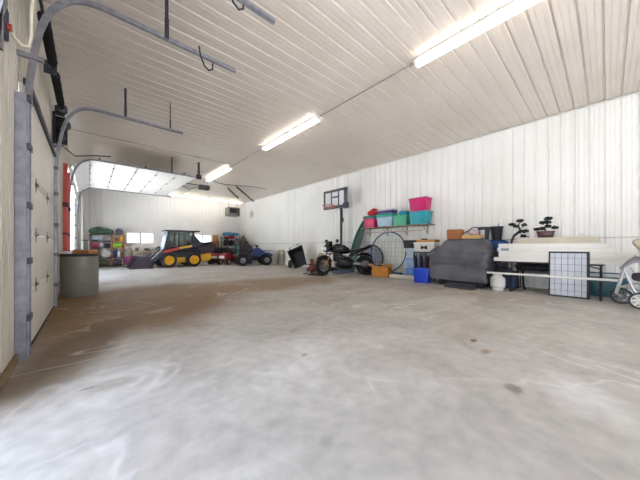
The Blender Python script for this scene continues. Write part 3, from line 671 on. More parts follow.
# ------------------------------------------------------------ lawn tractors
def lawn_tractor():
    t = thing('lawn_tractor', 'red lawn tractor right behind the loader with a tall black grass catcher', 'lawn tractor')
    RD = mat('#a3222c', .4, var=.1)
    for y in (-.36, .36):
        wheel(t, (-.42, y, .27), .27, .22, RUB, mat('#b9b9b4', .5), hub=.5); wheel(t, (.62, y*.95, .19), .19, .15, RUB, mat('#b9b9b4', .5), hub=.5)
    b = MB(); b.box(-.6, .75, -.2, .2, .22, .34, .02); b.build('frame', BLACK, t)
    b = MB(); b.prism([(.1, .34), (.85, .34), (.88, .55), (.8, .66), (.2, .74), (.1, .7)], -.24, .24); b.build('hood', RD, t)
    b = MB(); b.box(.85, .9, -.2, .2, .4, .56, .01); b.build('headlight', WHITE, t)
    b = MB(); b.prism([(-.72, .50), (-.66, .60), (-.2, .62), (-.05, .45), (-.1, .36), (-.2, .5)], -.47, .47); b.build('fender', RD, t)
    b = MB(); b.box(-.45, -.05, -.22, .22, .62, .72, .03); b.box(-.5, -.4, -.22, .22, .7, 1.02, .04); b.build('seat', BLACK, t)
    b = MB(); b.cyl((.15, 0, .7), (.02, 0, .95), .02, 8); b.tube([(.02+.06*math.cos(a_)*.5, .16*math.sin(a_), .95+.16*math.cos(a_)*.5) for a_ in [2*PI*i/18 for i in range(18)]], .014, 8, loop=True); b.build('steering_wheel', BLACK, t)
    b = MB(); b.box(-.1, .5, -.5, .5, .1, .24, .03); b.build('mower_deck', mat('#7c1f26', .5), t)
    return t
lt = lawn_tractor(); place(lt, (5.95, 16.35, 0), 240); lt.scale = (.85, .85, .9)
b = MB(); b.box(-1.12, -.62, -.35, .35, .45, 1.12, .06); b.build('grass_catcher', mat('#1f2536', .7), lt)
l2 = lawn_tractor(); place(l2, (6.30, 15.25, 0), 215); l2.scale = (.85, .85, .95); l2['label'] = 'red lawn tractor with its nose just left of the blue quad bike'

# snow blower beside the second tractor
t = thing('snow_blower', 'blue and grey walk-behind machine squeezed between the red tractor and the quad bike', 'snow blower', (7.3, 14.9, 0), 235)
BL = mat('#2f4f86', .5)
for y in (-.22, .22): wheel(t, (-.1, y, .17), .17, .1, RUB, mat('#9aa0a8', .5))
b = MB(); b.prism([(.0, .06), (.35, .03), (.4, .4), (.1, .48)], -.28, .28); b.build('housing', BL, t)
b = MB(); b.box(-.3, .08, -.16, .16, .2, .52, .04); b.build('engine', mat('#8b8f94', .4, .4), t)
b = MB(); b.lathe([(.08, .45), (.07, .7), (.09, .8), (.07, .8), (.05, .7)], (.2, 0, 0), 'z', 14); b.build('chute', BL, t)
for y in (-.2, .2):
    b = MB(); b.tube([(-.2, y, .35), (-.55, y, .75), (-.75, y, .92)], .015, 8); b.build('handle', BLACK, t)

# ------------------------------------------------------------ pile by the back corner
t = thing('metal_shelf', 'dark metal shelf unit piled with things near the back right corner', 'shelf', (7.38, 17.6, 0))
DM = mat('#24242c', .5, .3)
for x in (-.55, .55):
    for y in (-.25, .25):
        b = MB(); b.box(x-.02, x+.02, y-.02, y+.02, 0, 1.82); b.build('upright', DM, t)
for z in (.15, .62, 1.12, 1.6):
    b = MB(); b.box(-.57, .57, -.27, .27, z, z+.03, .003); b.build('shelf_board', DM, t)
lump('blue_tarp', 'folded bright blue tarp on top of the dark metal shelf', 'tarp', (7.38, 17.55, 1.825), 0, 1.15, .5, .22, '#4d8fb8', 21, .1)
def corner_item(x, z, w, h, hx, nm, lab, cat, sd): lump(nm, lab, cat, (7.38+x, 17.5, z), 0, w, .36, h, hx, sd, group='things on the dark metal shelf')
corner_item(-.1, 1.63, .7, .17, '#a31f3c', 'red_cloth', 'flat crimson cloth under the blue tarp on the dark metal shelf', 'cloth', 22)
corner_item(-.35, 1.15, .35, .38, '#3a3f42', 'dark_bag', 'dark bag at the left of the upper dark metal shelf', 'bag', 23)
corner_item(.0, 1.15, .3, .36, '#14162a', 'dark_bag', 'navy black bag in the middle of the upper dark metal shelf', 'bag', 24)
corner_item(.36, 1.15, .35, .42, '#8f8d94', 'grey_bag', 'grey speckled bag at the right of the upper dark metal shelf', 'bag', 25)
corner_item(-.3, .65, .4, .36, '#444c3e', 'olive_bag', 'olive bag on the lower dark metal shelf', 'bag', 26)
corner_item(.3, .65, .36, .4, '#3f9ab0', 'teal_bag', 'teal bag on the lower dark metal shelf, right side', 'bag', 27)
corner_item(0, .18, .8, .36, '#2c2a38', 'dark_bundle', 'dark bundle at the bottom of the dark metal shelf', 'bundle', 28)
t = thing('wooden_crate', 'dark slatted wooden crate under two stacked boxes left of the dark metal shelf', 'crate', (6.42, 17.9, 0))
b = MB()
b.box(-.3, .3, -.25, .25, .0, .03)
for s in (-1, 1):
    for k in range(6): b.box(-.3, .3, s*.24-.01, s*.24+.01, .04+k*.16, .17+k*.16); b.box(s*.29-.01, s*.29+.01, -.24, .24, .04+k*.16, .17+k*.16)
b.box(-.3, .3, -.25, .25, .98, 1.0)
b.build('slats', mat('#4a3d34', .7), t)
b = MB()
for x in (-.27, .27):
    for y in (-.22, .22): b.box(x-.02, x+.02, y-.02, y+.02, .03, .98)
b.build('corner_post', mat('#4a3d34', .7), t)
carton('cardboard_box', 'lower brown cardboard box stacked on the slatted crate', (6.42, 17.9, 1.0), 5, .42, .36, .46, '#a9754a')
carton('cardboard_box', 'upper tan cardboard box at the top of the crate stack', (6.40, 17.9, 1.462), -6, .4, .34, .40, '#c29a63')
lump('tarp_bundle', 'tall grey green tarp bundle standing in the back right corner', 'tarp', (8.2, 17.3, 0), 0, .4, .6, 1.75, '#77776a', 31, .06)
lump('garment_bag', 'dark grey soft bag standing before the tarp bundle behind the quad bike', 'bag', (7.95, 16.2, 0), 0, .7, .5, 1.25, '#4c4a50', 32, .1)

# ------------------------------------------------------------ quad bike
t = thing('quad_bike', 'blue quad bike with black racks parked near the right wall', 'quad bike', (7.03, 13.58, 0), -15)
BB = mat('#22407e', .4, var=.1)
for x in (.66, -.66):
    for y in (.42, -.42): wheel(t, (x, y, .31), .31, .24, RUB, mat('#a9abad', .35, .6), hub=.5)
b = MB(); b.box(-.75, .75, -.16, .16, .3, .46, .03); b.box(-.3, .3, -.24, .24, .28, .5, .04); b.build('chassis', BLACK, t)
b = MB(); b.prism([(.1, .5), (.62, .55), (.72, .72), (.5, .84), (.28, 1.0), (.1, .98), (-.05, .82), (-.12, .6)], -.2, .2); b.build('front_body', BB, t)
for s in (-1, 1):
    b = MB(); b.prism([(.22, .5), (.36, .68), (.62, .74), (.9, .68), (1.0, .52), (.95, .5), (.86, .62), (.62, .67), (.42, .62), (.3, .48)], min(s*.2, s*.52), max(s*.2, s*.52)); b.build('front_fender', BB if s > 0 else BB, t)
    b = MB(); b.prism([(-.3, .5), (-.42, .68), (-.66, .74), (-.92, .7), (-1.02, .56), (-.96, .55), (-.86, .64), (-.66, .67), (-.46, .62), (-.36, .48)], min(s*.2, s*.52), max(s*.2, s*.52)); b.build('rear_fender', mat('#2a2c33', .5), t)
b = MB(); b.prism([(-.75, .72), (-.1, .70), (.05, .84), (-.05, .9), (-.3, .84), (-.78, .86)], -.17, .17); b.build('seat', BLACK, t)
for x0, x1 in ((.48, 1.02), (-1.05, -.5)):
    b = MB(); b.tube([(x0, -.38, .82), (x1, -.38, .82), (x1, .38, .82), (x0, .38, .82)], .014, 6, loop=True)
    for k in range(1, 6): b.cyl((x0+(x1-x0)*k/6, -.38, .82), (x0+(x1-x0)*k/6, .38, .82), .01, 6)
    for x in (x0+.08, x1-.15):
        for y in (-.2, .2): b.cyl((x, y, .66), (x, y, .82), .012, 6)
    b.build('rack', BLACK, t)
b = MB(); b.tube([(.05, -.38, 1.16), (.12, -.2, 1.14), (.2, 0, 1.06), (.12, .2, 1.14), (.05, .38, 1.16)], .016, 8); b.cyl((.2, 0, .95), (.2, 0, 1.08), .04, 8)
b.box(.16, .28, -.09, .09, 1.04, 1.15, .02); b.build('handlebar', BLACK, t)
for s in (-1, 1):
    b = MB(); b.lathe([(0, 0), (.055, .0), (.06, .06), (0, .1)], (.92, s*.15, .66), 'x', 12) if False else b.ball((.72, s*.13, .72), .055); b.build('headlight', WHITE, t)
b = MB(); b.box(.4, .46, -.1, .1, .8, .86) if False else b.tube([(-.2, -.22, .4), (-.5, -.24, .45), (-.95, -.2, .5)], .04, 10); b.build('exhaust', mat('#7c7c7e', .4, .7), t)
b = MB(); b.box(0, .75, -.3, .3, 0, .006)
M_ = None
t = thing('tan_board', 'tan fibreboard sheet leaning on the right wall beyond the quad bike', 'board', (8.28, 12.75, 0), -90)
b.bm.free(); b = MB(); b.box(-.3, .3, -.01, .01, 0, .86, .003, M=Matrix.Rotation(math.radians(-7), 4, 'X')); b.build('sheet', mat('#a39a86', .7, var=.15, scale=3), t)

# ------------------------------------------------------------ right wall: dump cart
t = thing('dump_cart', 'black poly dump cart tipped up on its nose against the right wall', 'cart', (7.62, 9.9, 0), -58)
M1 = Matrix.Rotation(math.radians(-14), 4, 'X') @ Matrix.Rotation(math.radians(-24), 4, 'Y')
BK = mat('#1e2026', .5, var=.15)
b = MB()
o_ = [(-.32, 0), (.32, 0), (.42, 1.0), (-.42, 1.0)]; i_ = [(-.28, .05), (.28, .05), (.37, .95), (-.37, .95)]; bt = [(-.22, .12), (.22, .12), (.3, .82), (-.3, .82)]
for k in range(4):
    j = (k+1) % 4
    for A, ya, B_, yb in ((o_, 0, i_, 0), (i_, 0, bt, .26), (o_, .0, o_, .03), (o_, .03, bt, .29)):
        b.quad((A[k][0], ya, A[k][1]), (A[j][0], ya, A[j][1]), (B_[j][0], yb, B_[j][1]), (B_[k][0], yb, B_[k][1]))
b.quad(*[(p[0], .26, p[1]) for p in bt]); b.quad(*[(p[0], .29, p[1]) for p in bt])
bmesh.ops.transform(b.bm, matrix=Matrix.Translation((0, 0, .1)) @ M1, verts=b.bm.verts); b.build('tray', BK, t)
b = MB()
for s in (-1, 1): b.tube([M1 @ Vector(p) for p in ((s*.25, .32, .1), (s*.3, .32, .9), (s*.3, .3, 1.15), (s*.3, .2, 1.28))], .016, 8)
b.tube([M1 @ Vector(p) for p in ((-.3, .2, 1.28), (0, .17, 1.3), (.3, .2, 1.28))], .016, 8); b.build('handle_frame', mat('#9a9ca4', .35, .7), t)
b = MB(); b.cyl((-.60, .14, .2), (.56, .14, .2), .016, 8); b.build('axle', DSTEEL, t)
for s in (-1, 1): wheel(t, (s*.57-.02, .14, .2), .2, .09, mat('#3a3632', .8), mat('#c79b3c', .5), hub=.72, axis='x')
for s in (-1, 1):
    b = MB(); b.tube([M1 @ Vector(p) for p in ((s*.22, .3, .8), (s*.22, .05, 1.2), (s*.22, -.02, 1.2))], .012, 6); b.build('tow_arm', DSTEEL, t)

# red trailer jack / tiller
t = thing('floor_jack', 'long red floor jack with a black handle end left of the motorcycle', 'jack', (6.95, 8.15, 0), 60)
RD2 = mat('#8e2b25', .5, var=.2)
for s in (-1, 1):
    b = MB(); b.prism([(-.55, .04), (-.5, .22), (.1, .30), (.5, .12), (.5, .04)], min(s*.1, s*.14), max(s*.1, s*.14)); b.build('side_plate', RD2, t)
b = MB(); b.prism([(-.45, .14), (.35, .50), (.42, .46), (-.4, .06)], -.07, .07); b.build('lift_arm', RD2, t)
b = MB(); b.lathe([(0, .46), (.08, .46), (.09, .52), (.05, .5), (0, .5)], (.38, 0, .0), 'z', 16); b.build('saddle', DSTEEL, t)
b = MB(); b.tube([(-.5, 0, .15), (-.85, 0, .08), (-1.1, 0, .05)], .022, 8); b.build('handle', BLACK, t)
for x, r_ in ((.45, .06), (-.48, .07)):
    for s in (-1, 1):
        b = MB(); b.lathe([(0, -.025), (r_, -.025), (r_, .025), (0, .025)], (x, s*.17, r_), 'y', 16); b.build('wheel', BLACK, t)
lump('canvas_sack', 'tan canvas sack behind the red floor jack', 'sack', (7.75, 8.55, 0), 0, .4, .5, .68, '#b9a07c', 41, .12)

# ------------------------------------------------------------ motorcycle
def motorcycle():
    t = thing('motorcycle', 'black naked motorcycle with bronze front fork parked before the right wall', 'motorcycle')
    BKG = mat('#121317', .25, var=.1); BRZ = mat('#a9814a', .35, .7)
    rw = wire_wheel(t, (-.72, 0, .32), .32, .12, RUB, mat('#3c3a38', .4, .5), 10, tw=.14, disc=.08, spw=.012)
    # front wheel, steered
    M = Matrix.Translation((.72, 0, 0)) @ Matrix.Rotation(math.radians(24), 4, 'Z')
    fw = bpy.data.objects.new('front_assembly', None); C.objects.link(fw); fw.parent = t; fw.matrix_local = M
    fw['label'] = 'steered front end with bronze fork'
    b = MB(); b.tube([(math.cos(2*PI*i/36)*.26, 0, .32+math.sin(2*PI*i/36)*.26) for i in range(36)], .06, 10, loop=True); b.build('tyre', RUB, fw)
    b = MB(); b.tube([(math.cos(2*PI*i/36)*.205, 0, .32+math.sin(2*PI*i/36)*.205) for i in range(36)], .018, 8, loop=True)
    for k in range(10):
        a_ = 2*PI*k/10; b.cyl((0, 0, .32), (math.cos(a_)*.2, 0, .32+math.sin(a_)*.2), .011, 6)
    b.cyl((0, -.07, .32), (0, .07, .32), .04, 12); b.build('rim', mat('#8b8a88', .35, .7), fw)
    for s in (-1, 1):
        b = MB(); b.lathe([(.07, -.004), (.14, -.004), (.14, .004), (.07, .004)], (0, s*.055, .32), 'y', 26); b.build('brake_disc', CHROME, fw)
        b = MB(); b.cyl((0, s*.10, .30), (-.16, s*.10, .62), .028, 12); b.build('fork_tube', BRZ, fw)
        b = MB(); b.cyl((-.16, s*.10, .62), (-.30, s*.10, .92), .022, 12); b.build('fork_stanchion', CHROME, fw)
        b = MB(); b.box(-.11, -.03, s*.075-.02, s*.075+.02, .33, .45, .01); b.build('brake_caliper', mat('#c9a25b', .4, .5), fw)
        b = MB(); b.cyl((-.36, s*.25, 1.02), (-.34, s*.27, 1.10), .012, 6); b.ball((-.34, s*.29, 1.13), .085, .4, 1.0, .7); b.build('mirror', BLACK, fw)
        b = MB(); b.cyl((-.39, s*.27, 1.01), (-.43, s*.40, 1.0), .02, 8); b.build('grip', RUB, fw)
    b = MB(); b.ring_loft([[(math.cos(a_)*rr, y, .32+math.sin(a_)*rr) for rr, y in ((.335, -.07), (.35, 0), (.335, .07), (.33, .06), (.34, 0), (.33, -.06))] for a_ in [math.radians(40+10*k) for k in range(13)]]); b.build('mudguard', BKG, fw)
    b = MB(); b.box(-.30, -.04, -.13, .13, .76, .98, .06); b.prism([(-.05, .9), (-.22, 1.12), (-.28, 1.12), (-.3, .92)], -.10, .10); b.build('headlight_shell', BKG, fw)
    b = MB(); b.ball((-.04, 0, .87), .085, .35, 1.1, .9); b.build('headlight', mat('#d7dadd', .15, .3), fw)
    b = MB(); b.tube([(-.43, -.38, 1.0), (-.38, -.2, 1.02), (-.32, 0, .97), (-.38, .2, 1.02), (-.43, .38, 1.0)], .014, 8); b.build('handlebar', BLACK, fw)
    b = MB(); b.box(-.35, -.2, -.13, .13, .9, .93, .01); b.box(-.3, -.15, -.13, .13, .68, .72, .01); b.build('triple_clamp', DSTEEL, fw)
    # body
    def loft(secs, m, nm):
        b = MB(); rings = []
        for x, z, w_, h_ in secs:
            rings.append([(x, w_*math.copysign(abs(math.cos(a_))**.7, math.cos(a_)), z+h_*math.copysign(abs(math.sin(a_))**.7, math.sin(a_))) for a_ in [2*PI*i/18 for i in range(18)]])
        b.ring_loft(rings); return b.build(nm, m, t, angle=50)
    loft([(.46, .80, .06, .05), (.38, .85, .16, .12), (.2, .88, .19, .17), (0, .84, .16, .15), (-.16, .80, .09, .08)], BKG, 'fuel_tank')
    loft([(-.12, .80, .09, .045), (-.35, .79, .14, .05), (-.55, .84, .12, .05), (-.6, .86, .08, .04)], BLACK, 'seat')
    loft([(-.4, .76, .10, .06), (-.65, .84, .10, .06), (-.9, .93, .06, .035), (-.98, .95, .02, .015)], BKG, 'tail_fairing')
    b = MB(); b.box(-.95, -.9, -.06, .06, .87, .92, .01); b.build('tail_light', mat('#7c1c1c', .3), t)
    b = MB()
    for s in (-1, 1):
        b.tube([(.38, s*.06, .82), (.2, s*.16, .66), (-.15, s*.17, .55), (-.3, s*.14, .42)], .024, 8); b.tube([(.2, s*.16, .66), (.22, s*.14, .4), (-.1, s*.12, .28), (-.3, s*.14, .42)], .018, 8)
        b.tube([(-.15, s*.14, .6), (-.5, s*.11, .76), (-.8, s*.06, .86)], .016, 8)
    b.build('frame', DSTEEL, t)
    loft([(.28, .42, .12, .14), (.2, .42, .17, .17), (-.05, .38, .18, .17), (-.25, .36, .14, .13)], mat('#2b2b2f', .4, .5), 'engine')
    b = MB()
    for k in range(5): b.box(.05-.02*k, .30-.02*k, -.15, .15, .52+.03*k, .535+.03*k, .004)
    b.build('cylinder_fins', mat('#4a4a4e', .4, .7), t)
    b = MB(); b.box(.3, .36, -.17, .17, .45, .75, .01); b.build('radiator', BLACK, t)
    b = MB(); b.tube([(.3, .08, .5), (.36, .08, .35), (.25, .08, .2), (-.1, .08, .17), (-.3, -.14, .24)], .03, 10); b.cyl((-.3, -.15, .24), (-.78, -.17, .40), .055, 16); b.build('exhaust', mat('#77777a', .3, .85), t)
    for s in (-1, 1):
        b = MB(); b.prism([(-.25, .36), (-.25, .44), (-.7, .36), (-.76, .32), (-.7, .28)], min(s*.09, s*.12), max(s*.09, s*.12)); b.build('swingarm', mat('#8f9093', .35, .7), t)
        b = MB(); b.cyl((-.2, s*.14, .3), (-.2, s*.27, .3), .012, 6); b.build('foot_peg', DSTEEL, t)
    b = MB(); b.tube([(-.72, 0, .66) if False else (-.42, 0, .62), (-.6, 0, .70), (-.85, 0, .68), (-1.0, 0, .58)], .05, 8, radii=[.02, .05, .05, .02]); b.build('rear_mudguard', BKG, t)
    return t
t = motorcycle(); place(t, (7.16, 6.60, 0), 151); t.scale = (1.12, 1.12, 1.12)
# stands under the wheels
def pad_stand(lab, loc, rz):
    t = thing('paddock_stand', lab, 'stand', loc, rz, 'paddock stands')
    for s in (-1, 1):
        b = MB(); b.tube([(-.30, s*.2, .03), (.25, s*.2, .03), (.3, s*.2, .12)], .018, 8); b.build('side_tube', BLACK, t)
        b = MB(); b.lathe([(0, -.02), (.03, -.02), (.03, .02), (0, .02)], (-.1, s*.235, .03), 'y', 12); b.build('roller', DSTEEL, t)
    b = MB(); b.cyl((-.3, -.2, .03), (-.3, .2, .03), .018, 8); b.build('cross_tube', BLACK, t)
    b = MB(); b.cyl((-.3, 0, .03), (-.62, 0, .035), .018, 8); b.build('handle', BLACK, t); return t
pad_stand('low black paddock stand by the motorcycle front wheel, handle pointing left', (6.27, 7.06, 0), -63)
pad_stand('low black paddock stand under the motorcycle rear wheel', (7.72, 5.98, 0), 160)
lump('blue_rags', 'crumpled blue and white rags on the floor under the motorcycle', 'rag', (7.45, 7.05, 0), 0, .7, .5, .12, '#8390ac', 44, .2)

# ------------------------------------------------------------ basketball hoop
t = thing('basketball_hoop', 'portable basketball hoop with a grey framed backboard behind the motorcycle', 'basketball hoop', (8.0, 7.78, 0), -90)
GR = mat('#454852', .45, var=.1)
b = MB(); b.box(-.38, .38, -.32, .28, 0, .16, .04, taper=1.1) if False else b.box(-.38, .38, -.32, .30, 0, .16, .04); b.build('base', BLACK, t)
b = MB(); b.cyl((.10, .12, .14), (.10, .12, 2.95), .055, 16); b.build('pole', mat('#33343c', .4, .4), t)
b = MB(); b.cyl((.22, .10, 2.15), (.18, .10, 2.75), .012, 8); b.box(.19, .25, .06, .12, 2.1, 2.3, .01); b.cyl((.10, .12, 2.15), (.22, .1, 2.2), .012, 6); b.build('height_adjuster', BLACK, t)
b = MB(); b.cyl((0, .1, 2.75), (0, -.06, 3.0), .025, 8); b.cyl((0, .1, 2.95), (0, -.06, 3.2), .025, 8); b.build('backboard_arm', GR, t)
BX = -.08
cx = BX
b = MB()
Wb, z0, z1 = .70, 2.70, 3.53
for x0, x1, za, zb in ((-Wb, Wb, z1-.11, z1), (-Wb, Wb, z0, z0+.12), (-Wb, -Wb+.10, z0, z1), (Wb-.17, Wb, z0, z1)): b.box(x0+cx, x1+cx, -.1, -.055, za, zb, .006)
b.build('backboard_frame', GR, t)
b = MB(); b.box(-Wb+.05+cx, Wb-.05+cx, -.085, -.075, z0+.05, z1-.05); b.build('backboard_panel', mat('#d4d8dc', .15, .0, var=.04), t)
b = MB()
for x0, x1, za, zb in ((-.24, -.17, z0+.1, z1-.1), (.19, .26, z0+.1, z1-.1), (-.24, .26, z0+.46, z0+.53)): b.box(x0+cx, x1+cx, -.095, -.08, za, zb, .003)
b.build('target_frame', GR, t)
b = MB(); b.box(Wb-.22+cx, Wb+.06+cx, -.11, -.03, z0-.05, z0+.2, .02); b.build('corner_pad', mat('#474b5c', .5), t)
RMC = mat('#b8605a', .5)
b = MB(); b.tube([(cx+.225*math.cos(2*PI*i/32), -.50+.225*math.sin(2*PI*i/32), 2.80) for i in range(32)], .012, 8, loop=True); b.box(cx-.07, cx+.07, -.28, -.1, 2.74, 2.82, .008); b.build('rim', RMC, t)
b = MB()
for k in range(12):
    a0 = 2*PI*k/12
    for sg in (-1, 1):
        pts = [(cx+(.225-.09*q)*math.cos(a0+sg*q*.6), -.50+(.225-.09*q)*math.sin(a0+sg*q*.6), 2.79-.14*q-.0*q) for q in (0, .5, 1)]
        b.tube(pts, .005, 4)
b.build('net', mat('#cf8d86', .7), t)

# ------------------------------------------------------------ green sled leaning upright
t = thing('plastic_sled', 'long dark green plastic sled standing upright against the right wall', 'sled', (8.0, 6.93, 0), -90)
b = MB(); rings = []
for k in range(15):
    v = k/14; z = v*2.12; hw = .21*(math.sin(PI*min(1, v*1.05+.22 if v < .5 else 1.0-(v-.5)*.95 + 0))**.5 if True else 1)
    hw = .21*(1-(abs(v-.45)/.62)**3.5); dep = .10*(1-(abs(v-.45)/.62)**4)
    off = .33*v; sh = .34*v
    ring = [(-hw, 0), (-hw*.8, dep*.85), (0, dep), (hw*.8, dep*.85), (hw, 0), (hw*.93, 0), (hw*.72, dep*.72), (0, dep*.84), (-hw*.72, dep*.72), (-hw*.93, 0)]
    rings.append([(x-.06+.46*v-.10*math.sin(PI*v), y+off-.05, z+.002) for x, y in ring])
b.ring_loft(rings); b.build('hull', mat('#1f4a40', .45, var=.15), t)
b = MB(); b.tube([(r_[0][0], r_[0][1], r_[0][2]) for r_ in rings[1:]], .014, 6); b.build('rim_edge', mat('#6fb0a0', .45), t)

# round folded disc behind rear wheel
t = thing('round_disc', 'large round grey blue disc with a dark rim leaning behind the motorcycle rear wheel', 'disc', (8.24, 6.18, .0), -90)
Mr = Matrix.Translation((0, 0, .575)) @ Matrix.Rotation(math.radians(-5), 4, 'X')
b = MB(); b.lathe([(0, .05), (.3, .045), (.5, .01), (.53, -.01), (.5, -.02), (.3, .02), (0, .03)], (0, 0, 0), 'y', 40); bmesh.ops.transform(b.bm, matrix=Mr, verts=b.bm.verts); b.build('dish', mat('#7b88a6', .4, var=.15, hx2='#8c6f7a', scale=2.5), t)
b = MB(); b.tube([(math.cos(2*PI*i/48)*.535, 0, math.sin(2*PI*i/48)*.535) for i in range(48)], .032, 8, loop=True); bmesh.ops.transform(b.bm, matrix=Mr, verts=b.bm.verts); b.build('rim', mat('#35303a', .5), t)

# ------------------------------------------------------------ wall shelf and its totes
t = thing('wall_shelf', 'long wooden wall shelf holding colourful totes', 'shelf', (8.24, 5.2, 1.79), -90)
b = MB(); b.box(-1.32, 1.45, -.26, .20, -.03, 0, .004); b.build('shelf_board', mat('#8c7d66', .6, var=.15), t)
for x in (-1.15, -.35, .45, 1.2):
    b = MB(); b.box(x-.015, x+.015, .16, .20, -.32, -.03); b.box(x-.015, x+.015, -.2, .2, -.06, -.03); b.cyl((x, .18, -.30), (x, -.16, -.06), .012, 6); b.build('bracket', mat('#b7ae9c', .5), t)
b = MB(); b.tube([(-1.28, -.1, -.2), (1.1, -.1, -.2), (1.2, -.1, -.17), (1.24, -.1, -.1), (1.24, -.1, -.04)], .014, 8); b.build('hanging_rod', mat('#c9bda4', .5), t)
for x in (-1.2, 0.0):
    b = MB(); b.cyl((x, -.1, -.2), (x, -.1, -.04), .01, 6); b.build('rod_support', mat('#c9bda4', .5), t)
tote('storage_tote', 'raspberry pink tote with a dark teal lid at the left end of the wall shelf', (8.2, 6.12, 1.79), -90, .50, .36, .34, '#cf2a64', '#1f5d58', .12)
lump('red_bag', 'bright red bag on top of the pink and teal tote', 'bag', (8.22, 6.02, 1.79+.462), -90, .5, .3, .24, '#c3202c', 51, .12)
tote('storage_tote', 'pale blue clear tote with a teal lid, second from the left on the wall shelf', (8.2, 5.43, 1.79), -90, .66, .38, .34, '#a9c6dc', '#2c9488', .14)
t = thing('storage_tote', 'shallow purple tote with a white lid stacked on the pale blue tote', 'storage tote', (8.2, 5.42, 2.272), -90, 'storage totes')
b = MB(); b.box(-.31, .31, -.2, .2, 0, .10, .01, taper=.96); b.build('tub', mat('#4b3f86', .4), t)
b = MB(); b.box(-.32, .32, -.21, .21, .10, .14, .01); b.box(-.22, .24, -.15, .15, .135, .17, .01); b.build('lid', mat('#dfe3e8', .4), t)
tote('storage_tote', 'green translucent tote without lid, third from the left on the wall shelf', (8.18, 4.80, 1.79), -90, .52, .38, .36, '#4fae8e')
lump('blue_bag', 'teal blue cloth mound poking out of the green tote', 'cloth', (8.2, 4.72, 2.155), -90, .38, .28, .14, '#2f93b0', 52, .1)
tote('storage_tote', 'teal tote at the right end of the wall shelf, under the magenta one', (8.14, 4.10, 1.79), -90, .62, .4, .42, '#2b9fae')
tote('storage_tote', 'magenta tote stacked on the teal one at the right end of the wall shelf', (8.14, 4.12, 2.214), -90, .60, .38, .42, '#c8186c', '#a8407a', .025, taper=.9)

# blue ring with net
t = thing('blue_ring_net', 'large thin blue hoop strung with pale green net, standing under the wall shelf', 'hoop', (8.16, 5.38, 0), -90)
Mr = Matrix.Translation((0, 0, .86)) @ Matrix.Rotation(math.radians(-7), 4, 'X'); R_ = .735
b = MB(); b.tube([(math.cos(2*PI*i/64)*R_, 0, math.sin(2*PI*i/64)*R_) for i in range(64)], .022, 8, loop=True); bmesh.ops.transform(b.bm, matrix=Mr, verts=b.bm.verts); b.build('hoop', mat('#26407c', .4), t)
b = MB()
for k in range(-4, 5):
    q = k*.15; hh = math.sqrt(R_*R_-q*q)
    b.cyl((q, .004, -hh), (q, .004, hh), .006, 4); b.cyl((-hh, -.004, q), (hh, -.004, q), .006, 4)
bmesh.ops.transform(b.bm, matrix=Mr, verts=b.bm.verts); b.build('net', mat('#a9cfbd', .6), t)
b = MB(); b.box(-.5, .62, -.06, -.02, .09, .14, .006) ; b.box(-.45, -.40, -.06, .1, 0, .12, .006); b.box(.52, .57, -.06, .1, 0, .12, .006); b.build('foot_bar', mat('#2c558e', .45), t)
carton('open_cardboard_box', 'opened orange brown cardboard box with flaps up before the blue hoop', (7.74, 5.34, 0), -75, .58, .42, .32, '#cc8a35', flaps=True)
lump('black_cloth', 'black cloth spilling from the opened orange brown box', 'cloth', (7.72, 5.36, .012), -60, .42, .3, .36, '#2b2622', 53, .1)
for y, x, z, lab in ((4.45, 7.64, 0, 'long weathered white plank on the floor left of the cobalt bin'),):
    b = MB(); b.box(-.46, .42, -.07, .07, 0, .12, .006)
    place(tag(b.build('plank', mat('#d9d4c8', .6, var=.15, scale=5)), lab, 'plank'), (x, y, z), -84)

# ------------------------------------------------------------ pale totes, black trays, cooler
for k in range(3):
    tote('storage_tote', ['pale blue tote at the bottom of the stack behind the cobalt bin', 'pale blue tote in the middle of the stack left of the cooler', 'whitish blue tote at the top of the stack left of the cooler'][k], (8.15, 4.28, k*.335), -90, .50, .42, .29, ['#6f9fe0', '#8fb4e0', '#c3d2e2'][k], ['#6f9fe0', '#8fb4e0', '#c3d2e2'][k], .045, group='pale blue totes')
t = thing('black_tray', 'black plastic tray full of tools on the pale blue tote stack', 'tray', (8.15, 4.33, 1.007), -90)
b = MB(); b.box(-.28, .28, -.2, .2, 0, .015); 
for q in ((-.28, .28, -.2, -.18), (-.28, .28, .18, .2), (-.28, -.26, -.2, .2), (.26, .28, -.2, .2)): b.box(q[0], q[1], q[2], q[3], 0, .16, .004)
b.build('tray_shell', mat('#1f2130', .5), t)
b = MB(); b.box(-.3, .34, -.22, .22, .17, .26, .02); b.build('tray_cover', mat('#22232a', .6), t)
t = thing('cooler_stand', 'black stand with thin legs under the white cooler', 'stand', (7.95, 3.80, 0), -90)
b = MB(); b.box(-.36, .36, -.22, .22, .86, .89, .004); b.build('stand_top', BLACK, t)
for x in (-.32, .32):
    for y in (-.19, .19):
        b = MB(); b.cyl((x, y, 0), (x, y, .86), .016, 8); b.build('leg', BLACK, t)
t = thing('cooler', 'white cooler box with a dark latch on its front', 'cooler', (7.93, 3.80, .89), -90)
b = MB(); b.box(-.33, .33, -.2, .2, 0, .24, .02, taper=.95); b.build('cooler_body', mat('#dcdad6', .4, var=.05), t)
b = MB(); b.box(-.34, .34, -.21, .21, .24, .30, .015); b.build('lid', mat('#e6e4e0', .4, var=.05), t)
b = MB(); b.box(-.09, -.03, -.225, -.195, .08, .19, .01); b.box(.05, .11, -.225, -.195, .08, .19, .01); b.box(-.05, .07, -.22, -.2, .11, .16, .006); b.build('latch', BLACK, t)
for s in (-1, 1):
    b = MB(); b.box(min(s*.33, s*.37), max(s*.33, s*.37), -.07, .07, .14, .18, .01); b.build('side_handle', DSTEEL, t)
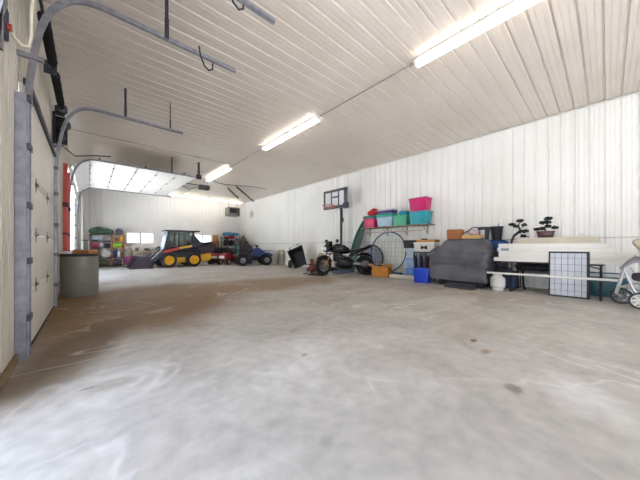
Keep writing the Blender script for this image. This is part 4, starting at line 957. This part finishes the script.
t = thing('flat_carton', 'flat orange tan carton lying on the white cooler', 'carton', (7.95, 3.78, 1.195), -88)
b = MB(); b.box(-.28, .30, -.19, .19, 0, .07, .005); b.build('carton', mat('#c58f4e', .7), t)
b = MB(); b.box(-.16, -.02, -.1, .05, .07, .11, .01); b.build('black_clip', BLACK, t)
for k, x in enumerate((3.95, 3.82, 3.68)):
    t = thing('folded_chair', ['leftmost dark folded camp chair below the cooler', 'middle dark folded camp chair below the cooler', 'dark reddish folded camp chair below the cooler, on the right'][k], 'folding chair', (7.62, x, 0), -90, 'folded camp chairs under the cooler')
    Mt = Matrix.Rotation(math.radians(-6+5*k), 4, 'Y')
    for dx, dy in ((-.03, 0), (.03, .02)):
        b = MB(); b.cyl(Mt @ Vector((dx, dy, .03)), Mt @ Vector((dx*1.4, dy, .82)), .012, 8); b.build('leg', DSTEEL, t)
    b = MB(); b.lathe([(0, .14), (.045, .16), (.055, .4), (.05, .72), (0, .78)], (0, 0, 0), 'z', 12); bmesh.ops.transform(b.bm, matrix=Mt, verts=b.bm.verts); b.build('fabric', mat(['#23242c', '#2a2a33', '#4a2426'][k], .8, bump=.3), t)
t = tote('cobalt_tote', 'cobalt blue tote on the floor in front of the cooler stand', (7.30, 3.62, 0), -84, .44, .34, .38, '#1f48c8', '#2a55d6', .04, group='blue floor tote')
del t['group']
t = thing('plastic_sheet', 'white scrunched plastic sheet beside the grill, above the cooler', 'plastic sheet', (8.25, 3.45, 0), -90)
b = MB(); b.box(-.3, .3, -.03, .03, 0, 1.30, .01, M=Matrix.Rotation(math.radians(-4), 4, 'X')); b.build('sheet', mat('#dfe0e2', .5, var=.1, scale=6, bump=.4), t)

# ------------------------------------------------------------ covered grill
t = thing('covered_grill', 'big barbecue grill under a wrinkled charcoal cover', 'grill')
b = MB(); N = 64; rings = []
import mathutils.noise as mn
def rr(x0, x1, y0, y1, z, N=96, e=.09):
    q = []
    for i in range(N):
        a_ = 2*PI*i/N; c_, s_ = math.cos(a_), math.sin(a_)
        x = math.copysign(abs(c_)**e, c_); y = math.copysign(abs(s_)**e, s_)
        q.append(((x0+x1)/2+x*(x1-x0)/2, (y0+y1)/2+y*(y1-y0)/2, z))
    return q
lev = [(.16, 7.17, 7.93, 1.95, 3.38), (.93, 7.19, 7.95, 1.93, 3.38), (.955, 7.23, 7.95, 1.95, 3.36), (1.08, 7.36, 7.94, 1.97, 3.18), (1.235, 7.46, 7.93, 2.09, 3.03), (1.255, 7.49, 7.90, 2.12, 3.0), (1.257, 7.6, 7.8, 2.4, 2.7)]
zs = []
for (a1, a2) in zip(lev, lev[1:]):
    n_ = 22 if a1[0] == .16 else 5
    for k in range(n_):
        f_ = k/n_; zs.append(tuple(p+(q-p)*f_ for p, q in zip(a1, a2)))
zs.append(lev[-1])
for (z, x0, x1, y0, y1) in zs:
    q = []
    for (x, y, zz) in rr(x0, x1, y0, y1, z):
        fold = .03-.11*abs(mn.noise(Vector((y*2.4+z*2.2, z*4.0-y*2.2, x*2)))) - .05*abs(mn.noise(Vector((y*4-z*5, z*4+y*3, x*3)))) + mn.noise(Vector((y*6+z*6, z*9-y*3, x*5)))*.02
        if z > 1.24: q.append((x, y, zz)); continue
        big = -.06*math.exp(-((z-(.50+.30*(2.9-y)))/.045)**2)*(1 if 2.1 < y < 2.95 and x < 7.4 else 0)
        cx_, cy_ = 7.56, 2.61; dx, dy = x-cx_, y-cy_; L_ = math.hypot(dx, dy) or 1
        hem = .02*math.sin(y*6)*(1 if z < .18 else 0)
        q.append((x+dx/L_*fold+(-big), y+dy/L_*fold*.8, zz+hem))
    rings.append(q)
b.ring_loft(rings); b.build('cover', mat('#62646b', .36, var=.22, scale=2.2, bump=.8, bscale=7, hx2='#46454b'), t, angle=70)
b = MB(); b.box(7.28, 7.85, 2.05, 3.15, .03, .30, .01); b.build('cart_base', BLACK, t)
for x in (7.34, 7.8):
    for y in (2.1, 3.1):
        b = MB(); b.lathe([(0, -.02), (.03, -.02), (.03, .02), (0, .02)], (x, y, .03), 'y', 12); b.build('caster', RUB, t)
t = thing('ribbed_ramp', 'low dark grey ribbed plastic step on the floor before the covered grill', 'step', (7.02, 2.50, 0), -90)
b = MB(); b.prism([(-.17, 0), (-.17, .03), (-.08, .035), (-.08, .07), (0, .075), (0, .11), (.09, .115), (.09, 0)], -.33, .33, 'x'); b.build('tread', mat('#3f4148', .6), t)

carton('cardboard_box', 'closed reddish brown cardboard box on the left top of the covered grill', (7.70, 2.86, 1.26), -90, .36, .28, .27, '#a5683c')
t = carton('open_tray_box', 'shallow open tan box with pink and white odds and ends on the covered grill', (7.68, 2.42, 1.262), -88, .44, .3, .10, '#c7a06a', flaps=False); 
lump('pink_cloth', 'pink and white cloth heap in the shallow tan box on the grill', 'cloth', (7.70, 2.38, 1.365), 0, .2, .26, .14, '#cdb3bd', 61, .15)
b = MB(); b.tube([(7.66, 2.66, 1.38), (7.64, 2.6, 1.42), (7.62, 2.5, 1.47), (7.62, 2.4, 1.55), (7.64, 2.32, 1.57), (7.66, 2.26, 1.5), (7.66, 2.24, 1.38)], .014, 8)
tag(b.build('black_hose', BLACK), 'black hose looped over the shallow tan box on the grill', 'hose')

# stack behind the grill's right end: black totes, blue tarp, bins
tote('black_tote', 'black tote on the floor behind the right end of the grill', (8.2, 2.02, 0), -90, .56, .42, .42, '#212228', '#1b1c20', .04, group='black totes behind the grill')
tote('black_tote', 'upper black tote in the stack behind the right end of the grill', (8.2, 2.02, .462), -90, .56, .42, .42, '#212228', '#1b1c20', .04, group='black totes behind the grill')
lump('blue_tarp', 'royal blue tarp bundle under the dark tapered bins', 'tarp', (8.17, 2.02, .925), 0, .46, .62, .30, '#2a5a9c', 62, .04)
def tbin(lab, y, m_, sz=1.2, x=8.10):
    t = thing('tapered_bin', lab, 'bin', (x, y, 1.225), -90, 'tapered bins on the blue tarp')
    b = MB(); pr = [(0, 0), (.085, 0), (.12, .30), (.13, .32), (.13, .34), (.11, .34), (.08, .02), (0, .02)]
    b.lathe([(r_*sz, z*1.06) for r_, z in pr], seg=20); b.build('bin_shell', m_, t)
    return t
t = tbin('dark tapered bin with a white label, left of the two on the blue tarp', 2.26, mat('#3a3c42', .4))
b = MB(); b.box(-.05, .05, -.15, -.125, .06, .28, .003); b.build('label', mat('#dcdcdf', .4), t)
t = tbin('dark tapered bin, right of the two on the blue tarp', 1.97, mat('#2b2c31', .4))
b = MB(); b.cyl((0, .06, .3), (.03, .09, .45), .012, 6); b.build('handle', mat('#5a5a5c', .4), t)

# ------------------------------------------------------------ propane tank, siding table, boards
t = thing('propane_tank', 'white propane tank on the floor between the grill and the long table', 'propane tank', (7.34, 1.76, 0))
PW = mat('#dcd9d4', .4, var=.06)
b = MB(); b.lathe([(0, .04), (.10, .045), (.15, .10), (.155, .2), (.15, .29), (.10, .345), (0, .36)], seg=28); b.build('cylinder', PW, t)
b = MB(); b.lathe([(.10, 0), (.115, 0), (.115, .06), (.10, .06)], seg=24); b.build('foot_ring', PW, t)
b = MB(); b.lathe([(.085, .34), (.095, .34), (.095, .43), (.085, .43)], seg=20); b.build('collar', PW, t)
b = MB(); b.cyl((0, 0, .35), (0, 0, .41), .02, 8); b.build('valve', mat('#9a8a5a', .4, .7), t)
t = thing('trestle_table', 'long black legged table carrying the stacked white boards', 'table', (7.75, .82, 0), -90)
b = MB(); b.box(-.90, .78, -.30, .30, .665, .70, .004); b.build('table_top', mat('#3c3a3c', .6), t)
for s, x in ((-1, -.68), (1, .74)):
    b = MB()
    b.tube([(x-.04, -.42, 0.012), (x+.0, -.38, .66)], .02, 8) if False else b.tube([(x, -.46, .014), (x, -.32, .66)], .018, 8)
    b.build('leg', BLACK, t)
    b = MB(); b.tube([(x, .28, .014), (x, .26, .66)], .018, 8); b.build('leg', BLACK, t)
    b = MB(); b.cyl((x, -.46, .015), (x, .28, .015), .015, 8); b.cyl((x, -.43, .305), (x, .28, .385), .014, 8); b.cyl((x, -.53, .305), (x, -.40, .385), .014, 8); b.build('stretcher', BLACK, t)
    b = MB(); b.cyl((x, -.30, .60), (x+s*-.22, .0, .66), .012, 6); b.build('brace', BLACK, t)
def board(lab, x0, x1, y0, y1, z0, z1, m_=WHITE, nm='white_board', g='stacked white boards', ribs=0):
    b = MB(); cx_, cy_ = (x0+x1)/2, (y0+y1)/2
    b.box(x0-cx_, x1-cx_, y0-cy_, y1-cy_, 0, z1-z0, .006)
    n_ = ribs
    for k in range(n_):
        z = (z1-z0)*(k+1)/(n_+1); b.box(x0-cx_-.006, x0-cx_+.01, y0-cy_+.004, y1-cy_-.004, z-.006, z+.006, .002)
    o = tag(b.build(nm, m_), lab, 'board', g); o.location = (cx_, cy_, z0); return o
VW = mat('#e9e8e3', .45, var=.04, scale=2)
o = board('lowest white boxed board at the front of the table stack, reaching furthest left', 7.40, 7.66, -.28, 1.86, .702, .79, VW, ribs=2)
o = board('lowest white boxed board at the back of the table stack', 7.68, 7.98, -.16, 1.80, .702, .79, VW)
o = board('second white board up at the front, jutting far right by the stroller', 7.41, 7.70, -.36, 1.76, .792, .93, VW, ribs=1)
o = board('second white board up at the back of the table stack', 7.72, 8.0, -.2, 1.76, .792, .93, VW)
o = board('third white board up at the front with a grey mark at its left end', 7.43, 7.70, -.08, 1.79, .932, 1.02, VW, ribs=0)
b = MB(); b.box(-.142, -.132, .70, .86, .02, .075, .003); b.build('grey_mark', mat('#8d949c', .5), o)
o = board('third white board up at the back of the table stack', 7.72, 8.0, -.06, 1.78, .932, 1.02, VW)
o = board('top white board of the front stack, just below the beige ones', 7.43, 7.70, .0, 1.77, 1.022, 1.12, VW, ribs=1)
o = board('top white board of the back stack, just below the beige ones', 7.72, 8.0, .0, 1.77, 1.022, 1.12, VW)
BG = mat('#cfc7b6', .5, var=.1, scale=3)
o = board('lower long beige board on top of the white stack', 7.50, 7.98, .08, 1.42, 1.122, 1.18, BG, 'beige_board', 'beige boards', ribs=1)
o = board('upper long beige board on top of the white stack', 7.52, 7.98, .10, 1.42, 1.182, 1.25, BG, 'beige_board', 'beige boards', ribs=1)
t = thing('plank_rail', 'thin long white rail resting low across the front of the table legs', 'rail', (7.26, .90, .399), -90)
b = MB(); b.box(-1.06, 1.04, -.025, .025, 0, .042, .006); b.build('rail_body', VW, t)
b = MB(); b.box(-1.062, -1.03, -.028, .028, -.0005, .045, .004); b.build('end_cap', WHITE, t)
# bonsai trees
def pad(b, c, r, seed):
    r *= 1.15
    rnd = random.Random(seed)
    for k in range(150):
        a_ = rnd.uniform(0, 2*PI); q = r*math.sqrt(rnd.random()); z = rnd.uniform(-.35, .45)*r
        p = Vector((c[0]+q*math.cos(a_), c[1]+q*math.sin(a_)*.8, c[2]+z*(1-q/r*.6)))
        n_ = Vector((rnd.uniform(-1, 1), rnd.uniform(-1, 1), rnd.uniform(.2, 1.4))).normalized(); u = n_.orthogonal().normalized()*.026; v = n_.cross(u).normalized()*.018
        b.bm.faces.new([b.bm.verts.new(x) for x in (p-u, p-v, p+u, p+v)])
LEAF = mat('#1d2a26', .6, var=.3, scale=20); TR = mat('#1c1a1d', .6, var=.2)
t = thing('bonsai_tree', 'bonsai tree with a cascading black trunk at the left end of the beige boards', 'bonsai', (7.62, 1.46, 1.122), -90); t.scale = (.72, .8, 1.12)
b = MB(); b.tube([(-.10, -.10, .0), (-.09, -.10, .06), (-.03, -.08, .17), (.08, -.04, .235), (.16, -.02, .25), (.10, -.02, .30), (.08, -.02, .40), (.11, -.02, .46)], .02, 8, radii=[.03, .032, .03, .03, .022, .02, .015, .01]); b.build('trunk', TR, t)
for p_ in (((.13, -.02, .25), (.22, -.02, .22), (.30, 0, .25)), ((.1, -.02, .31), (.0, 0, .36), (-.08, .0, .40)), ((.12, -.02, .22), (.2, -.04, .17), (.28, -.04, .14)), ((.1, -.02, .3), (.2, 0, .36), (.24, 0, .39))):
    b = MB(); b.tube(p_, .008, 6); b.build('branch', TR, t)
for k, (c_, r_) in enumerate((((.11, 0, .48), .08), ((-.10, 0, .41), .08), ((.0, 0, .37), .06), ((.22, 0, .39), .06), ((.24, 0, .26), .08), ((.14, 0, .26), .06), ((.2, 0, .16), .06))):
    b = MB(); pad(b, c_, r_, 70+k); b.build('foliage_pad', LEAF, t, flat=True, recalc=False)
b = MB(); b.box(.12, .34, -.08, .08, .129, .145, .004); b.build('slab_stand', BLACK, t)
t = thing('bonsai_tree', 'bonsai tree in a dark red oblong pot on the beige boards', 'bonsai', (7.72, .93, 1.252), -90); t.scale = (.78, .8, 1.15)
b = MB(); b.box(-.19, .19, -.10, .10, .0, .12, .012, taper=.86); b.box(-.2, .2, -.11, .11, .10, .13, .006); b.build('pot', mat('#4a1f25', .35, var=.1), t)
b = MB(); b.tube([(.0, 0, .12), (-.03, 0, .2), (.03, 0, .26), (.05, 0, .34)], .014, 8, radii=[.022, .018, .014, .008]); b.build('trunk', TR, t)
for k, (c_, r_) in enumerate((((.06, 0, .37), .08), ((-.05, 0, .30), .08), ((-.08, 0, .18), .07), ((-.2, 0, .17), .06), ((.05, 0, .22), .06), ((.2, 0, .19), .06), ((.04, 0, .30), .07))):
    b = MB(); pad(b, c_, r_, 90+k); b.build('foliage_pad', LEAF, t, flat=True, recalc=False)
for p_ in (((-.02, 0, .2), (-.12, 0, .18), (-.2, 0, .165)), ((0, 0, .2), (.12, 0, .2), (.2, 0, .18))):
    b = MB(); b.tube(p_, .006, 6); b.build('branch', TR, t)
t = thing('white_lamp', 'tiny white dome lamp near the right end of the beige boards', 'lamp', (7.74, .36, 1.252))
b = MB(); b.lathe([(0, 0), (.05, 0), (.055, .02), (0, .025)], seg=18); b.build('base', WHITE, t)
b = MB(); b.lathe([(0, .02), (.04, .025), (.04, .05), (.02, .07), (0, .075)], seg=18); b.build('dome', WHITE, t)

# under the table
lump('dark_bundle', 'long dark bundle on the grey box under the table', 'bundle', (8.12, 1.2, .46), 0, .3, .75, .17, '#23232b', 81, .12)
tote('grey_box', 'flat grey wide box against the wall under the table', (8.2, 1.1, .40), -90, .9, .3, .045, '#8f8f96', group='under the table', cat='box')
del C.objects['grey_box']['group'] 
for x_ in (.75, 1.45):
    pass
t = C.objects['grey_box']
b = MB()
for x in (-.4, .4):
    for y in (-.12, .12): b.cyl((x, y, -.40), (x, y, .01), .012, 6)
b.build('support_leg', mat('#7c7c84', .5), t)
t = thing('blue_jug', 'dark blue water jug behind the propane tank under the table', 'jug', (7.95, 1.62, 0))
b = MB(); b.box(-.13, .13, -.12, .12, 0, .44, .04); b.lathe([(0, .44), (.04, .44), (.04, .5), (0, .5)], (0, .05, 0), seg=12); b.build('jug_body', mat('#2d4468', .4), t)
b = MB(); b.tube([(-.08, 0, .42), (-.08, 0, .52), (.08, 0, .52), (.08, 0, .42)], .014, 6); b.build('handle', mat('#1c2c48', .4), t)
t = thing('blue_jug', 'second dark blue jug nearer the wall under the table', 'jug', (8.22, 1.72, 0), 10)
b = MB(); b.box(-.12, .12, -.11, .11, 0, .42, .04); b.lathe([(0, .42), (.04, .42), (.04, .48), (0, .48)], (0, .05, 0), seg=12); b.build('jug_body', mat('#28344e', .4), t)
b = MB(); b.tube([(-.08, 0, .4), (-.08, 0, .5), (.08, 0, .5), (.08, 0, .4)], .014, 6); b.build('handle', mat('#1c2438', .4), t)
b = MB(); b.tube([(7.98, 1.35, .02), (7.9, 1.36, .08), (7.9, 1.37, .3), (7.95, 1.40, .58)], .02, 8)
tag(b.build('black_hose', BLACK), 'black hose hanging down beside the left table leg', 'hose')
tote('teal_bin', 'long low teal bin against the wall beyond the right table legs', (8.15, .02, 0), -90, .62, .34, .36, '#33626a', '#3c7078', .04, cat='bin', group='teal')
t = C.objects['teal_bin']; del t['group']
b = MB(); b.cyl((-.33, -.2, .50), (.30, -.2, .50), .014, 8); b.cyl((-.3, -.19, .39), (-.3, -.2, .5), .01, 6); b.cyl((.28, -.19, .39), (.28, -.2, .5), .01, 6); b.build('blue_handle_bar', mat('#3d6796', .4), t)

# folded wire crate panel
t = thing('folded_wire_crate', 'folded black wire crate with a pale tray leaning on the table front', 'crate', (7.36, .54, 0), -90)
Mc = Matrix.Rotation(math.radians(-2.2), 4, 'X')
def cr(b, nm, m_):
    bmesh.ops.transform(b.bm, matrix=Mc, verts=b.bm.verts); return b.build(nm, m_, t)
b = MB(); Wc, Hc = .30, .945
b.box(-Wc, Wc, -.02, .012, 0.002, .03, .004); b.box(-Wc, Wc, -.02, .012, Hc-.035, Hc, .004); b.box(-Wc, -Wc+.025, -.02, .012, 0.002, Hc, .004); b.box(Wc-.03, Wc+.012, -.02, .02, 0.002, Hc, .004); cr(b, 'frame', mat('#2b2c30', .5))
b = MB(); b.box(-Wc+.02, Wc-.025, -.004, .006, .03, Hc-.035); cr(b, 'tray', mat('#c9ced8', .3, var=.08, scale=4))
b = MB()
for k in range(1, 6): b.cyl((-Wc+k*.1, -.012, .03), (-Wc+k*.1, -.012, Hc-.035), .004, 5)
for k in range(1, 7): b.cyl((-Wc+.02, -.009, k*.135), (Wc-.02, -.009, k*.135), .0035, 5)
cr(b, 'wire_grid', mat('#7b7f8c', .5, .2))

# ------------------------------------------------------------ stroller at the right edge
t = thing('folded_stroller', 'folded grey and white stroller at the right edge of the picture', 'stroller', (7.08, -.40, 0), -90); t.scale = (1.12, 1.1, 1.08)
GP = mat('#c9c9cb', .35, .5); 
for i, (x, y, r_) in enumerate(((-.20, .16, .13), (-.02, -.24, .13), (.33, .12, .13), (.40, -.08, .13))):
    wire_wheel(t, (x, y, r_), r_, .05, mat('#3a3a3e', .7) , WHITE if i != 0 else mat('#85858a', .4), 8, tw=.03, spw=.010 if i == 0 else .016)
for p_, r_ in ((((-.26, -.02, .20), (-.17, 0, .62), (-.05, .04, .82)), .022), (((-.10, -.04, .64), (.02, -.05, .30), (.06, -.02, .13)), .018), (((-.26, -.02, .20), (-.2, .1, .13)), .018), (((.10, .0, .7), (.22, .05, .35), (.33, .1, .13)), .018), (((.2, .1, .95), (.3, .02, .5), (.4, -.05, .13)), .018), (((-.2, .05, .3), (.1, .05, .25), (.38, .02, .3)), .014), (((-.17, -.16, .56), (-.1, -.2, .32), (-.02, -.22, .13)), .016), (((-.02, -.2, .72), (.02, -.2, .42), (.1, -.1, .2)), .014), (((-.24, -.08, .3), (-.05, -.16, .4), (.16, -.12, .5)), .013)):
    b = MB(); b.tube(p_, r_, 8); b.build('frame_tube', GP, t)
b = MB(); rings = []
for k in range(9):
    v = k/8; rings.append([(-.22+v*.34, -.18+.3*j/7, .62+.17*math.sin(PI*v)*(.6+.4*math.sin(PI*j/7))+v*.05) for j in range(8)])
    rings[-1] += [(p[0], p[1], p[2]-.03) for p in reversed(rings[-1])]
b.ring_loft(rings); b.build('canopy', mat('#8d8a93', .8, bump=.3), t)
b = MB(); b.box(-.09, .09, -.13, .13, -.26, .26, .05, M=Matrix.Translation((.10, .0, .88)) @ Matrix.Rotation(math.radians(-32), 4, 'Y')); b.build('seat_pad', mat('#c4b9a6', .8, var=.12, bump=.3), t)
b = MB(); b.tube([(-.02, .0, 1.04), (.06, .0, 1.1), (.16, -.02, 1.06), (.3, -.02, .95)], .018, 8); b.build('handle', BLACK, t)
b = MB(); b.box(-.1, .35, -.1, .1, .42, .55, .04); b.build('seat_fabric', mat('#3b3338', .8), t)
b = MB(); b.box(.14, .34, -.06, .02, .58, .64, .01); b.build('red_strap', mat('#8c3a3c', .7), t)
